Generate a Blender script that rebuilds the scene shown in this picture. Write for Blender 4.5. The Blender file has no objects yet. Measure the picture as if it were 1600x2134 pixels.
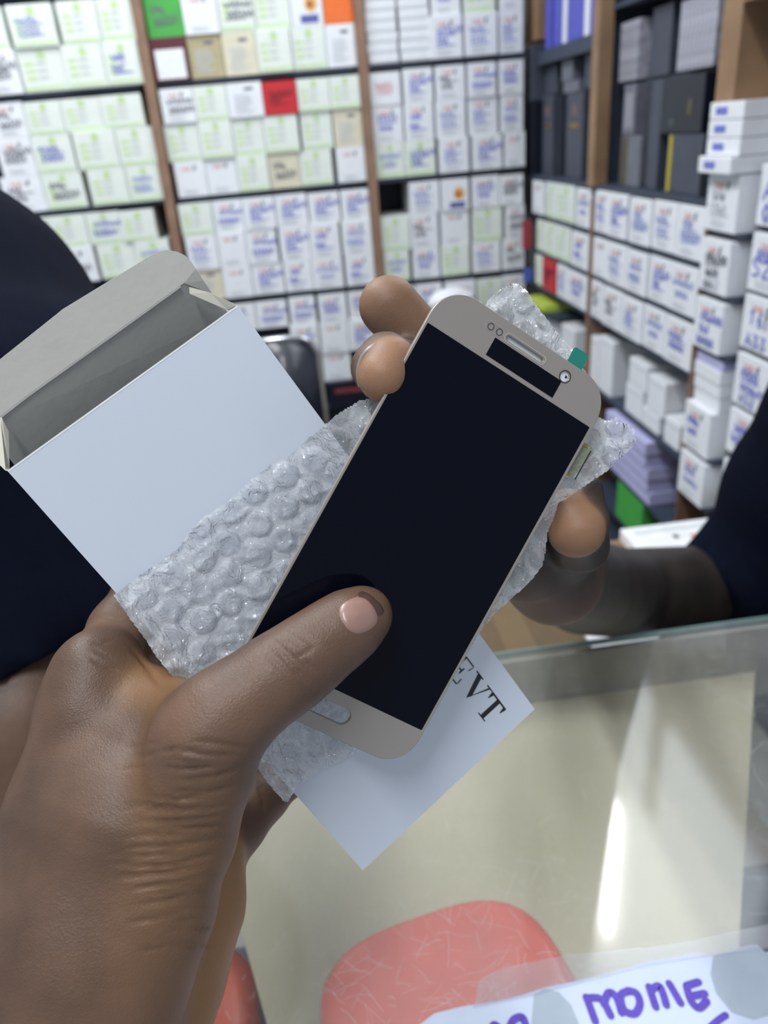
import bpy, bmesh, math, random
import numpy as np
from mathutils import Vector, Matrix, noise
from mathutils.bvhtree import BVHTree
from mathutils.kdtree import KDTree

random.seed(7)
SC = bpy.context.scene
COL = SC.collection
PI = math.pi

# ------------------------------------------------------------------ camera geometry
F, CX, CY = 1578.0, 800.0, 1067.0
CAM = np.array([0.0, 0.0, 1.40])
_y = np.array([600 - CX, -(290 - CY), -F]); _y /= np.linalg.norm(_y)
_z = -np.array([1080 - CX, -(4200 - CY), -F]); _z /= np.linalg.norm(_z)
_z = _z - (_z @ _y) * _y; _z /= np.linalg.norm(_z)
RW = np.array([np.cross(_y, _z), _y, _z])          # camera axes -> world axes

def ray(px, py):
    return RW @ np.array([(px - CX) / F, -(py - CY) / F, -1.0])
def U(px, py, d):                                   # a surveyed point: photo position + distance
    return CAM + ray(px, py) * d
def onZ(px, py, z):
    r = ray(px, py); return CAM + r * ((z - CAM[2]) / r[2])
def onY(px, py, y):
    r = ray(px, py); return CAM + r * (y / r[1])

cd = bpy.data.cameras.new('camera')
cam = bpy.data.objects.new('camera', cd); COL.objects.link(cam)
cd.sensor_fit = 'VERTICAL'; cd.sensor_height = 36.0; cd.lens = F / 2134 * 36
cd.clip_start = 0.01; cd.clip_end = 50
m = Matrix.Identity(4)
for i in range(3):
    for j in range(3):
        m[i][j] = RW[i][j]
    m[i][3] = CAM[i]
cam.matrix_world = m
cd.dof.use_dof = True; cd.dof.focus_distance = 0.245; cd.dof.aperture_fstop = 11.0
SC.camera = cam
vs = SC.view_settings
vs.view_transform = 'Standard'; vs.look = 'None'; vs.gamma = 1.0; vs.exposure = 0.0
vs.use_curve_mapping = False

# ------------------------------------------------------------------ materials
def lin(c):
    return tuple(((v / 255) / 12.92 if v / 255 <= 0.04045 else ((v / 255 + 0.055) / 1.055) ** 2.4) for v in c)
MATS = {}
def mat(name, rgb, rough=0.6, metal=0.0, vary=0.06, scale=40.0, bump=0.0, bscale=300.0, spec=0.5, coat=0.0):
    if name in MATS: return MATS[name]
    M = bpy.data.materials.new(name); M.use_nodes = True
    nt = M.node_tree; N = nt.nodes; b = N['Principled BSDF']
    c = lin(rgb)
    tc = N.new('ShaderNodeTexCoord')
    nz = N.new('ShaderNodeTexNoise'); nz.inputs['Scale'].default_value = scale; nz.inputs['Detail'].default_value = 4
    nt.links.new(tc.outputs['Object'], nz.inputs['Vector'])
    rp = N.new('ShaderNodeValToRGB')
    lo = tuple(max(0, v * (1 - vary)) for v in c) + (1,); hi = tuple(min(1, v * (1 + vary)) for v in c) + (1,)
    rp.color_ramp.elements[0].color = lo; rp.color_ramp.elements[1].color = hi
    rp.color_ramp.elements[0].position = 0.3; rp.color_ramp.elements[1].position = 0.7
    nt.links.new(nz.outputs['Fac'], rp.inputs['Fac']); nt.links.new(rp.outputs['Color'], b.inputs['Base Color'])
    b.inputs['Roughness'].default_value = rough; b.inputs['Metallic'].default_value = metal
    b.inputs['Specular IOR Level'].default_value = spec
    b.inputs['Coat Weight'].default_value = coat
    if bump:
        n2 = N.new('ShaderNodeTexNoise'); n2.inputs['Scale'].default_value = bscale; n2.inputs['Detail'].default_value = 6
        nt.links.new(tc.outputs['Object'], n2.inputs['Vector'])
        bp = N.new('ShaderNodeBump'); bp.inputs['Strength'].default_value = bump; bp.inputs['Distance'].default_value = 0.001
        nt.links.new(n2.outputs['Fac'], bp.inputs['Height']); nt.links.new(bp.outputs['Normal'], b.inputs['Normal'])
    MATS[name] = M
    return M

white = mat('white_card', (228, 231, 236), 0.55, vary=0.03)
carton_out = mat('carton_outside', (208, 215, 226), 0.35, vary=0.015, scale=20)
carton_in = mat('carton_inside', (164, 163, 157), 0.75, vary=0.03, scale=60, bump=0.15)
greenwhite = mat('green_tinted_card', (222, 229, 222), 0.5, vary=0.03)
cream = mat('cream_card', (214, 208, 186), 0.6)
kraft = mat('kraft_card', (176, 166, 132), 0.7)
red_card = mat('red_card', (196, 38, 46), 0.5)
green_card = mat('green_card', (70, 165, 72), 0.5)
orange_card = mat('orange_card', (232, 112, 44), 0.5)
maroon_card = mat('maroon_card', (92, 36, 48), 0.5)
lime_print = mat('lime_ink', (194, 216, 160), 0.6)
pale_lime = mat('pale_lime_ink', (206, 224, 194), 0.6)
grey_ink = mat('grey_ink', (190, 194, 200), 0.6)
dark_ink = mat('dark_ink', (104, 106, 114), 0.6)
black_ink = mat('black_ink', (20, 22, 28), 0.5)
blue_ink = mat('blue_marker', (112, 116, 200), 0.6)
paleblue_ink = mat('pale_blue_marker', (150, 158, 212), 0.6)
red_ink = mat('red_ink', (220, 168, 164), 0.6)
purple_ink = mat('purple_marker', (86, 66, 176), 0.5, vary=0.12, scale=400)
brown_wood = mat('brown_wood', (138, 108, 88), 0.6, vary=0.15, scale=25)
tan_wood = mat('tan_wood', (142, 112, 84), 0.55, vary=0.15, scale=18)
black_board = mat('black_laminate', (54, 64, 80), 0.5, vary=0.1)
dark_case = mat('dark_plastic', (20, 25, 38), 0.35, vary=0.15)
slate_case = mat('slate_plastic', (66, 71, 84), 0.45, vary=0.1)
grey_case = mat('grey_plastic', (108, 110, 122), 0.45, vary=0.15)
silver_film = mat('silver_film', (160, 160, 172), 0.3, vary=0.3, scale=90, bump=0.5, bscale=120)
violet_case = mat('violet_card', (84, 88, 190), 0.45, vary=0.15)
lavender = mat('lavender_card', (186, 186, 226), 0.5)
yellow_tape = mat('yellow_tape', (176, 160, 40), 0.5)
lime_pack = mat('lime_pack', (196, 214, 90), 0.5)
gold = mat('gold', (176, 140, 60), 0.35, metal=0.9)

# ------------------------------------------------------------------ mesh helpers
def tag(o, label=None, cat=None, group=None, kind=None):
    if label: o['label'] = label
    if cat: o['category'] = cat
    if group: o['group'] = group
    if kind: o['kind'] = kind
    return o
def empty(name, loc=(0, 0, 0), rot=None):
    o = bpy.data.objects.new(name, None); COL.objects.link(o)
    o.empty_display_size = 0.02
    if rot is not None:
        mm = Matrix.Identity(4)
        for i in range(3):
            for j in range(3): mm[i][j] = rot[i][j]
            mm[i][3] = loc[i]
        o.matrix_world = mm
    else:
        o.location = loc
    return o
def link(name, me, M, parent=None, loc=None):
    if M is not None and not me.materials:
        me.materials.append(M)
    o = bpy.data.objects.new(name, me); COL.objects.link(o)
    if parent: o.parent = parent
    if loc is not None: o.location = loc
    return o
def mesh_from(verts, faces, smooth=False, name='mesh'):
    me = bpy.data.meshes.new(name)
    me.from_pydata([tuple(map(float, v)) for v in verts], [], [tuple(map(int, f)) for f in faces])
    me.update()
    if smooth: me.shade_smooth()
    return me
def bm_box(bm, c, s, bev=0.0, R=None, mi=0):
    r = bmesh.ops.create_cube(bm, size=1.0)
    vs_ = r['verts']
    for v in vs_:
        v.co = Vector((v.co.x * s[0], v.co.y * s[1], v.co.z * s[2]))
    fs = set(f for v in vs_ for f in v.link_faces)
    if bev > 0:
        es = list(set(e for v in vs_ for e in v.link_edges))
        rr = bmesh.ops.bevel(bm, geom=es, offset=bev, segments=2, profile=0.6, affect='EDGES')
        vs_ = list(set(v for f in rr['faces'] for v in f.verts) | set(v for v in vs_ if v.is_valid))
    for v in vs_:
        co = v.co
        if R is not None: co = R @ co
        v.co = co + Vector(c)
    for f in set(f for v in vs_ for f in v.link_faces): f.material_index = mi
def bm_mesh(bm, smooth=False):
    me = bpy.data.meshes.new('mesh'); bm.to_mesh(me); bm.free()
    if smooth: me.shade_smooth()
    return me
def box_obj(name, c, s, M, parent=None, bev=0.0, kind=None):
    """Box of size s about the world point c (minus its parent's place)."""
    bm = bmesh.new(); bm_box(bm, (0, 0, 0), s, bev)
    o = link(name, bm_mesh(bm), M, parent)
    off = Vector(parent.location) if parent else Vector((0, 0, 0))
    o.location = Vector(c) - off
    if kind: o['kind'] = kind
    return o
RIB = [0]
def ribbon(bm, pts, w, O, X, Y, off=None, cap=True, mi=0):
    """A flat pen stroke along 2-D pts in the plane O + x X + y Y."""
    pts = [np.array(p, float) for p in pts]
    O = np.array(O, float); X = np.array(X, float); Y = np.array(Y, float)
    lift = [0]
    nrm_ = np.cross(X, Y)
    RIB[0] += 1
    O = O + nrm_ * (RIB[0] % 12) * 1.2e-5
    def P3(p): return bm.verts.new(O + X * p[0] + Y * p[1] + nrm_ * lift[0])
    L = []
    for i, p in enumerate(pts):
        a = pts[max(0, i - 1)]; b = pts[min(len(pts) - 1, i + 1)]
        t = b - a; t = t / (np.linalg.norm(t) + 1e-9)
        n = np.array([-t[1], t[0]])
        L.append((P3(p + n * w / 2), P3(p - n * w / 2)))
    for i in range(len(L) - 1):
        f = bm.faces.new((L[i][0], L[i][1], L[i + 1][1], L[i + 1][0])); f.material_index = mi
    if cap:
        for p in (pts[0], pts[-1]):
            lift[0] += 4e-6
            vv = [P3(p + w / 2 * np.array([math.cos(k * PI / 4), math.sin(k * PI / 4)])) for k in range(8)]
            f = bm.faces.new(vv); f.material_index = mi
def smooth_line(pts, n=6):
    """Catmull-Rom through pts."""
    pts = [np.array(p, float) for p in pts]
    out = []
    for i in range(len(pts) - 1):
        p0 = pts[max(0, i - 1)]; p1 = pts[i]; p2 = pts[i + 1]; p3 = pts[min(len(pts) - 1, i + 2)]
        for k in range(n):
            t = k / n
            out.append(0.5 * (2 * p1 + (p2 - p0) * t + (2 * p0 - 5 * p1 + 4 * p2 - p3) * t * t + (3 * p1 - p0 - 3 * p2 + p3) * t ** 3))
    out.append(pts[-1])
    return out
def plate(name, outer, holes, w0, w1, M, parent, bev=0.0):
    """Flat plate with holes: 2-D outlines (x, y) between heights w0 and w1 along z."""
    cu = bpy.data.curves.new('outline', 'CURVE'); cu.dimensions = '2D'; cu.fill_mode = 'BOTH'
    for ring in [outer] + holes:
        sp = cu.splines.new('POLY'); sp.points.add(len(ring) - 1); sp.use_cyclic_u = True
        for i, p in enumerate(ring): sp.points[i].co = (p[0], p[1], 0, 1)
    cu.extrude = abs(w1 - w0) / 2 - bev
    cu.bevel_depth = bev; cu.bevel_resolution = 2
    tmp = bpy.data.objects.new('outline', cu); COL.objects.link(tmp)
    dg = bpy.context.evaluated_depsgraph_get()
    me = bpy.data.meshes.new_from_object(tmp.evaluated_get(dg))
    bpy.data.objects.remove(tmp); bpy.data.curves.remove(cu)
    me.transform(Matrix.Translation((0, 0, (w0 + w1) / 2)))
    me.materials.clear()
    return link(name, me, M, parent)
def rrect(x0, y0, x1, y1, r, n=10):
    out = []
    for cx, cy, a in ((x1 - r, y0 + r, -90), (x1 - r, y1 - r, 0), (x0 + r, y1 - r, 90), (x0 + r, y0 + r, 180)):
        for k in range(n + 1):
            t = math.radians(a + 90 * k / n)
            out.append((cx + r * math.cos(t), cy + r * math.sin(t)))
    return out
def circle(cx, cy, r, n=24):
    return [(cx + r * math.cos(2 * PI * k / n), cy + r * math.sin(2 * PI * k / n)) for k in range(n)]

# ------------------------------------------------------------------ solid bodies from blended tapered limbs
def smin(a, b, k):
    h = np.clip(0.5 + 0.5 * (b - a) / k, 0, 1)
    return b * (1 - h) + a * h - k * h * (1 - h)
def limb_dist(P, p, q, r1, r2):
    d = q - p; L2 = float(d @ d) + 1e-12
    t = np.clip(((P - p) @ d) / L2, 0, 1)
    return np.linalg.norm(P - (p + t[..., None] * d), axis=-1) - (r1 + (r2 - r1) * t)
def grow(groups, cell, kall, cut=None):
    groups = [g if len(g) == 3 else (g[0], g[1], kall) for g in groups]
    """groups: [(k, [(p, q, r1, r2, palm)])] -> verts, faces, palm factor per vertex."""
    prims = [x for k, g, ko in groups for x in g]
    lo = np.min([np.minimum(p - r1, q - r2) for p, q, r1, r2, t in prims], axis=0) - 3 * cell
    hi = np.max([np.maximum(p + r1, q + r2) for p, q, r1, r2, t in prims], axis=0) + 3 * cell
    n = np.ceil((hi - lo) / cell).astype(int) + 1
    ax = [lo[i] + np.arange(n[i]) * cell for i in range(3)]
    D = np.full(n, 0.05, np.float32)
    for k, g, ko in groups:
        G = np.full(n, 0.05, np.float32)
        for p, q, r1, r2, t in g:
            mg = max(r1, r2) + k + 0.006
            a = np.maximum(0, np.floor((np.minimum(p, q) - mg - lo) / cell).astype(int))
            b = np.minimum(n, np.ceil((np.maximum(p, q) + mg - lo) / cell).astype(int) + 1)
            X = np.stack(np.meshgrid(ax[0][a[0]:b[0]], ax[1][a[1]:b[1]], ax[2][a[2]:b[2]], indexing='ij'), -1)
            sl = (slice(a[0], b[0]), slice(a[1], b[1]), slice(a[2], b[2]))
            G[sl] = smin(G[sl], limb_dist(X, p, q, r1, r2), k)
        D = smin(D, G, ko).astype(np.float32)
    if cut is not None:
        X = np.stack(np.meshgrid(*ax, indexing='ij'), -1)
        for o, nn in cut: D = np.maximum(D, ((X - o) @ nn).astype(np.float32))
    s = D < 0
    cnt = np.zeros(np.array(n) - 1, np.int8)
    offs = [(i, j, k) for i in (0, 1) for j in (0, 1) for k in (0, 1)]
    for i, j, k in offs:
        cnt += s[i:n[0] - 1 + i, j:n[1] - 1 + j, k:n[2] - 1 + k]
    mask = (cnt > 0) & (cnt < 8)
    ids = np.argwhere(mask)
    idx = np.full(mask.shape, -1, np.int64); idx[mask] = np.arange(len(ids))
    pos = np.zeros((len(ids), 3)); c = np.zeros(len(ids))
    for A in offs:
        for axn in range(3):
            if A[axn]: continue
            B = list(A); B[axn] = 1
            da = D[ids[:, 0] + A[0], ids[:, 1] + A[1], ids[:, 2] + A[2]]
            db = D[ids[:, 0] + B[0], ids[:, 1] + B[1], ids[:, 2] + B[2]]
            cr = (da < 0) != (db < 0)
            t = np.where(cr, da / np.where(cr, da - db, 1), 0)
            pp = np.array(A, float)[None] + t[:, None] * (np.array(B, float) - np.array(A, float))[None]
            pos += np.where(cr[:, None], pp, 0); c += cr
    V = lo + (ids + pos / c[:, None]) * cell
    Fs = []
    for axn in range(3):
        o1, o2 = [(1, 2), (2, 0), (0, 1)][axn]
        sa = [slice(None)] * 3; sb = [slice(None)] * 3
        sa[axn] = slice(0, -1); sb[axn] = slice(1, None)
        a = s[tuple(sa)]; b = s[tuple(sb)]
        e = np.argwhere(a != b)
        ok = (e[:, o1] > 0) & (e[:, o2] > 0) & (e[:, o1] < n[o1] - 1) & (e[:, o2] < n[o2] - 1)
        e = e[ok]
        inside = a[e[:, 0], e[:, 1], e[:, 2]]
        def cellat(d1, d2):
            x = e.copy(); x[:, o1] -= d1; x[:, o2] -= d2
            return idx[x[:, 0], x[:, 1], x[:, 2]]
        quad = np.stack([cellat(1, 1), cellat(0, 1), cellat(0, 0), cellat(1, 0)], 1)
        quad = np.where(inside[:, None], quad, quad[:, ::-1])
        Fs.append(quad)
    Fa = np.concatenate(Fs)
    Fa = Fa[(Fa >= 0).all(1)]
    wsum = np.zeros(len(V)); tsum = np.zeros(len(V))
    for p, q, r1, r2, t in prims:
        w = np.exp(-np.clip(limb_dist(V, p, q, r1, r2), -0.02, 0.2) / 0.0022)
        wsum += w; tsum += w * t
    return V, Fa, tsum / np.maximum(wsum, 1e-12)
def body_mesh(V, Fa, palm, origin):
    me = mesh_from(V - np.array(origin), Fa.tolist(), True, 'body')
    at = me.attributes.new('palm', 'FLOAT', 'POINT')
    at.data.foreach_set('value', palm.astype(np.float32))
    return me
def bvh_of(V, Fa):
    return BVHTree.FromPolygons([Vector(v) for v in V], Fa.tolist())
def hit(tree, px, py):
    r = ray(px, py); r = r / np.linalg.norm(r)
    h = tree.ray_cast(Vector(CAM), Vector(r))
    return (np.array(h[0]), np.array(h[1])) if h[0] is not None else (None, None)
def carve(V, Fa, lines, tree):
    """Skin creases: grooves pressed into the surface along lines traced over it."""
    nrm = np.zeros_like(V)
    q = V[Fa]; fn = np.cross(q[:, 2] - q[:, 0], q[:, 3] - q[:, 1])
    for k in range(4): np.add.at(nrm, Fa[:, k], fn)
    nrm /= np.linalg.norm(nrm, axis=1)[:, None] + 1e-12
    kd = KDTree(len(V))
    for i, v in enumerate(V): kd.insert(v, i)
    kd.balance()
    disp = np.zeros(len(V))
    for pts, w, dep in lines:
        sm = smooth_line(pts, 14); n = len(sm)
        best = {}
        for i, p in enumerate(sm):
            h, _ = hit(tree, p[0], p[1])
            if h is None: continue
            fade = min(1.0, 3.0 * min(i + 0.5, n - i - 0.5) / n)
            for co, vi, d in kd.find_range(Vector(h), 2.4 * w):
                g = fade * math.exp(-(d / w) ** 2)
                if g > best.get(vi, 0): best[vi] = g
        for vi, g in best.items(): disp[vi] += dep * g
    return V - nrm * disp[:, None]
# ------------------------------------------------------------------ the room
def struct(name, c, s, M):
    o = box_obj(name, c, s, M); o['kind'] = 'structure'; return o
wall_paint = mat('wall_paint', (188, 190, 188), 0.8)
floor_tile = mat('floor_tile', (150, 146, 138), 0.5, vary=0.2, scale=6)
struct('floor', (-0.1, 1.0, -0.02), (3.0, 3.4, 0.04), floor_tile)
struct('wall_back', (-0.1, 2.36, 1.45), (3.0, 0.06, 2.9), wall_paint)
struct('wall_right', (0.87, 1.35, 1.45), (0.06, 1.96, 2.9), wall_paint)
struct('ceiling', (-0.1, 1.0, 2.93), (3.0, 3.4, 0.06), mat('ceiling_paint', (225, 226, 226), 0.8))

# back shelf: one piece of furniture with dark boards between brown posts
bs = empty('wall_shelf', (0.0, 2.2, 0.0))
tag(bs, 'tall back shelf of dark boards between brown wooden posts, facing the counter', 'shelf')
box_obj('back_panel', (-0.16, 2.318, 1.1), (1.52, 0.02, 2.0), black_board, bs)
for z in (0.522, 0.778, 1.034, 1.290, 1.544, 1.802):
    box_obj('shelf_board', (-0.36 + 0.02 - 0.275, 2.205, z - 0.005), (0.57, 0.196, 0.010), black_board, bs)
    box_obj('shelf_board', (-0.053, 2.205, z - 0.005), (0.484, 0.196, 0.010), black_board, bs)
    box_obj('shelf_board', (0.407, 2.205, z - 0.005), (0.390, 0.196, 0.010), black_board, bs)
box_obj('shelf_board', (0.407, 2.165, 0.935), (0.390, 0.28, 0.010), black_board, bs)
def post_mesh(x0, z0, x1, z1, w, y0, y1):
    V = []
    for z, x in ((z0, x0), (z1, x1)):
        V += [(x - w, y0, z), (x + w, y0, z), (x + w, y1, z), (x - w, y1, z)]
    return mesh_from(V, [(0, 3, 2, 1), (4, 5, 6, 7), (0, 1, 5, 4), (1, 2, 6, 5), (2, 3, 7, 6), (3, 0, 4, 7)])
for (a, b_) in (((-0.345, 0.1), (-0.2955, 1.95)), ((0.2, 0.1), (0.2, 1.95)), ((-0.92, 0.1), (-0.90, 1.95))):
    me = post_mesh(a[0], a[1], b_[0], b_[1], 0.0115, 2.087, 2.308)
    me.transform(Matrix.Translation((0, -2.2, 0)))
    link('post', me, brown_wood, bs)

# right-hand shelf
rs = empty('wall_shelf', (0.72, 1.6, 0.0))
tag(rs, 'right-hand shelf with brown upright posts, white boxes low and dark boxes high', 'shelf')
box_obj('back_panel', (0.822, 1.36, 0.97), (0.016, 1.90, 1.44), black_board, rs)
def rboard(y0, y1, z, M=black_board, x0=0.615, t=0.009):
    return box_obj('shelf_board', ((x0 + 0.812) / 2, (y0 + y1) / 2, z - t / 2), (0.812 - x0, y1 - y0, t), M, rs)
for z in (1.178, 1.090, 1.002): rboard(1.1585, 2.085, z)
rboard(1.158, 2.07, 0.848); rboard(1.158, 2.07, 0.700); rboard(1.158, 2.07, 0.50)
rboard(1.158, 2.14, 1.268, x0=0.615); rboard(1.646, 2.07, 1.538, x0=0.62, t=0.028); rboard(1.158, 1.633, 1.445, x0=0.66); rboard(1.158, 1.633, 1.575, x0=0.63)
for z in (1.230, 1.142, 1.054, 0.883, 0.795): rboard(1.062, 1.155, z)
rboard(0.40, 1.060, 1.243, x0=.640)
for z in (1.156, 1.074, 0.987, 0.908, 0.818): rboard(0.40, 1.060, z, x0=.640)
box_obj('divider', (0.722, 1.640, 1.47), (0.176, 0.010, 0.40), black_board, rs)
box_obj('post', (0.618, 1.637, 1.44), (0.028, 0.036, 0.352), tan_wood, rs)
box_obj('post', (0.713, 1.640, 0.84), (0.206, 0.012, 0.80), brown_wood, rs)
box_obj('post', (0.71, 1.132, 1.60), (0.212, 0.050, 0.56), tan_wood, rs)
box_obj('post', (0.713, 1.157, 0.90), (0.206, 0.0025, 0.65), brown_wood, rs)
box_obj('post', (0.72, 2.12, 1.615), (0.20, 0.10, 0.10), tan_wood, rs)
box_obj('post', (0.70, 1.19, 0.60), (0.18, 0.03, 0.19), brown_wood, rs)
box_obj('alcove_back', (0.806, 0.75, 1.52), (0.012, 0.71, 0.42), mat('alcove_wood', (112, 100, 84), 0.6, vary=0.15, scale=14), rs)
box_obj('alcove_beam', (0.70, 0.75, 1.535), (0.20, 0.71, 0.05), tan_wood, rs)
up = box_obj('unseen_mirror_block', (0.715, 1.165, 2.20), (0.19, 0.83, 1.20), white, rs)  # unseen block, added so the counter glass mirrors something bright
up2 = box_obj('unseen_mirror_block', (0.715, 0.57, 2.20), (0.19, 0.35, 1.20), black_board, rs)  # dark unseen block, added to end the mirrored haze

# ------------------------------------------------------------------ phone-part boxes
W0, H0, D0 = 0.084, 0.082, 0.15
YF = -0.0007
def carton_mesh(M):
    bm = bmesh.new()
    bm_box(bm, (0, D0 / 2, H0 / 2), (W0, D0, H0), 0.0016)
    # the lid's overlap shows as a shallow step round the mouth of the box
    bm_box(bm, (0, 0.013, H0 / 2), (W0 + 0.0008, 0.0265, H0 + 0.0004), 0.0012)
    me = bm_mesh(bm); me.materials.append(M); return me
FX, FZ = np.array([1.0, 0, 0]), np.array([0, 0, 1.0])
def quad_on(bm, x0, z0, x1, z1, y=YF, mi=0):
    f = bm.faces.new([bm.verts.new((x, y, z)) for x, z in ((x0, z0), (x1, z0), (x1, z1), (x0, z1))]); f.material_index = mi
def disc_on(bm, x, z, r, y=YF, mi=0, sx=1.0, n=14):
    f = bm.faces.new([bm.verts.new((x + sx * r * math.cos(2 * PI * k / n), y, z + r * math.sin(2 * PI * k / n))) for k in range(n)]); f.material_index = mi
def multi(bm, *Ms):
    me = bm_mesh(bm)
    for M in Ms: me.materials.append(M)
    return me
def green_print():
    bm = bmesh.new()
    disc_on(bm, 0.002, 0.068, 0.0085, mi=0); disc_on(bm, 0.002, 0.077, 0.003, mi=0)
    for k in range(3): quad_on(bm, -0.033, 0.050 - k * 0.0135, -0.014, 0.0565 - k * 0.0135, mi=0)
    for k in range(3):
        quad_on(bm, -0.010, 0.0515 - k * 0.0135, 0.012, 0.0535 - k * 0.0135, mi=1)
        quad_on(bm, -0.010, 0.0545 - k * 0.0135, 0.006, 0.0560 - k * 0.0135, mi=1)
    quad_on(bm, -0.040, 0.0025, 0.040, 0.0115, mi=2)
    for k in range(6): quad_on(bm, -0.034 + k * 0.0115, 0.0055, -0.026 + k * 0.0115, 0.0085, y=YF - 0.0002, mi=0)
    return multi(bm, lime_print, grey_ink, pale_lime)
def logo_mark():
    bm = bmesh.new(); y = np.array([0, YF, 0])
    ribbon(bm, smooth_line([(-0.020, 0.070), (-0.016, 0.060), (-0.011, 0.069), (-0.006, 0.060), (-0.002, 0.070)], 4), 0.0028, y, FX, FZ, mi=0)
    ribbon(bm, [(0.000, 0.061), (0.001, 0.069)], 0.0026, y, FX, FZ, mi=0)
    disc_on(bm, 0.013, 0.066, 0.0062, mi=1, sx=0.5)
    ribbon(bm, [(0.011, 0.060), (0.017, 0.072)], 0.0024, y, FX, FZ, mi=1)
    for k in range(3): quad_on(bm, -0.024, 0.014 - k * 0.004, 0.010 + 0.006 * (k % 2), 0.0155 - k * 0.004, mi=2)
    return multi(bm, red_ink, dark_ink, grey_ink)
def scribble(M, seed, rows=2, w=0.0030):
    """Hurried marker writing: a line or two of looping strokes."""
    rnd = random.Random(seed); bm = bmesh.new(); y = np.array([0, YF - 0.0003, 0])
    z = 0.047
    for r in range(rows):
        n = rnd.randint(3, 6); x = rnd.uniform(-0.030, -0.020); st = rnd.uniform(0.009, 0.0115); h = rnd.uniform(0.010, 0.015)
        for k in range(n):
            kind = rnd.randint(0, 3)
            if kind == 0: P = [(x, z), (x + st * .35, z + h), (x + st * .75, z + rnd.uniform(-.001, .002))]
            elif kind == 1: P = [(x + st * .7, z + h), (x, z + h * .75), (x + st * .6, z + h * .4), (x, z)]
            elif kind == 2: P = [(x + st * .35, z + h), (x, z + h * .5), (x + st * .35, z), (x + st * .7, z + h * .5), (x + st * .35, z + h)]
            else: P = [(x, z + h), (x + .001, z), (x + st * .6, z + h * .5), (x + st * .65, z)]
            ribbon(bm, smooth_line(P, 4), w, y, FX, FZ, cap=False)
            x += st
        if rnd.random() < 0.4: ribbon(bm, [(-0.026, z - 0.004), (0.022, z - 0.002)], w * 0.8, y, FX, FZ, cap=False)
        z -= rnd.uniform(0.018, 0.022)
    return multi(bm, M)
GLY = {'A': [[(0, 0), (.5, 1), (1, 0)], [(.2, .4), (.8, .4)]], 'M': [[(0, 0), (.1, 1), (.5, .35), (.9, 1), (1, 0)]],
       'O': [[(.5, 1), (.05, .6), (.2, .05), (.8, .05), (.95, .6), (.5, 1)]], 'R': [[(0, 0), (0, 1), (.8, .85), (.7, .55), (.05, .5), (.9, 0)]],
       'S': [[(.95, .9), (.4, 1), (.1, .7), (.8, .4), (.8, .1), (.1, .02)]], '2': [[(.05, .8), (.5, 1), (.9, .7), (.1, .02), (1, .05)]],
       '0': [[(.5, 1), (.1, .5), (.5, 0), (.9, .5), (.5, 1)]], '3': [[(.1, .95), (.8, .9), (.4, .55), (.9, .3), (.5, 0), (.05, .1)]],
       '5': [[(.95, 1), (.2, 1), (.15, .55), (.8, .5), (.8, .1), (.1, 0)]], '1': [[(.3, .75), (.55, 1), (.5, 0)]],
       '6': [[(.8, 1), (.2, .5), (.3, 0), (.85, .1), (.7, .45), (.2, .3)]]}
def writing(lines, M, w=0.0032):
    """Marker letters: lines = [(text, x, z, height)] on the front of a box."""
    bm = bmesh.new(); y = np.array([0, YF - 0.0003, 0])
    for text, x, z, h in lines:
        for ch in text:
            if ch != ' ':
                for st in GLY[ch]:
                    P = [(x + a * h * .62, z + b * h) for a, b in st]
                    ribbon(bm, P if ch in 'AM' else smooth_line(P, 5), w, y, FX, FZ)
            x += h * .85
    return multi(bm, M)
def text_block(M):
    bm = bmesh.new(); rnd = random.Random(3)
    for k in range(9):
        quad_on(bm, -0.026, 0.052 - k * 0.0052, rnd.uniform(0.006, 0.026), 0.0542 - k * 0.0052, mi=0)
    quad_on(bm, 0.0, 0.064, 0.022, 0.0705, mi=1)
    return multi(bm, M, dark_ink)
def patch(x0, z0, x1, z1, M):
    bm = bmesh.new(); quad_on(bm, x0, z0, x1, z1); return multi(bm, M)
def picture():
    bm = bmesh.new()
    disc_on(bm, 0.012, 0.044, 0.017, mi=0); disc_on(bm, 0.010, 0.042, 0.007, y=YF - 0.0002, mi=2)
    quad_on(bm, -0.018, 0.006, 0.030, 0.022, mi=1)
    return multi(bm, mat('amber_ink', (222, 170, 90), 0.6), mat('indigo_ink', (92, 96, 160), 0.6), mat('rust_ink', (150, 70, 60), 0.6))
CM = {M.name: carton_mesh(M) for M in (white, greenwhite, cream, kraft, red_card, green_card, orange_card, maroon_card)}
P_GREEN, P_LOGO, P_TEXT, P_PIC = green_print(), logo_mark(), text_block(grey_ink), picture()
BLUE = [scribble(blue_ink if i % 2 else paleblue_ink, 10 + i) for i in range(10)]
BLACK = [scribble(dark_ink, 40 + i, rows=2) for i in range(5)]
RED = [scribble(red_ink, 60 + i, rows=2) for i in range(2)]
P_LABEL = patch(-0.034, 0.004, 0.034, 0.060, white); P_DARKLOGO = scribble(mat('deep_red_ink', (130, 24, 40)), 81, rows=2)
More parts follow.
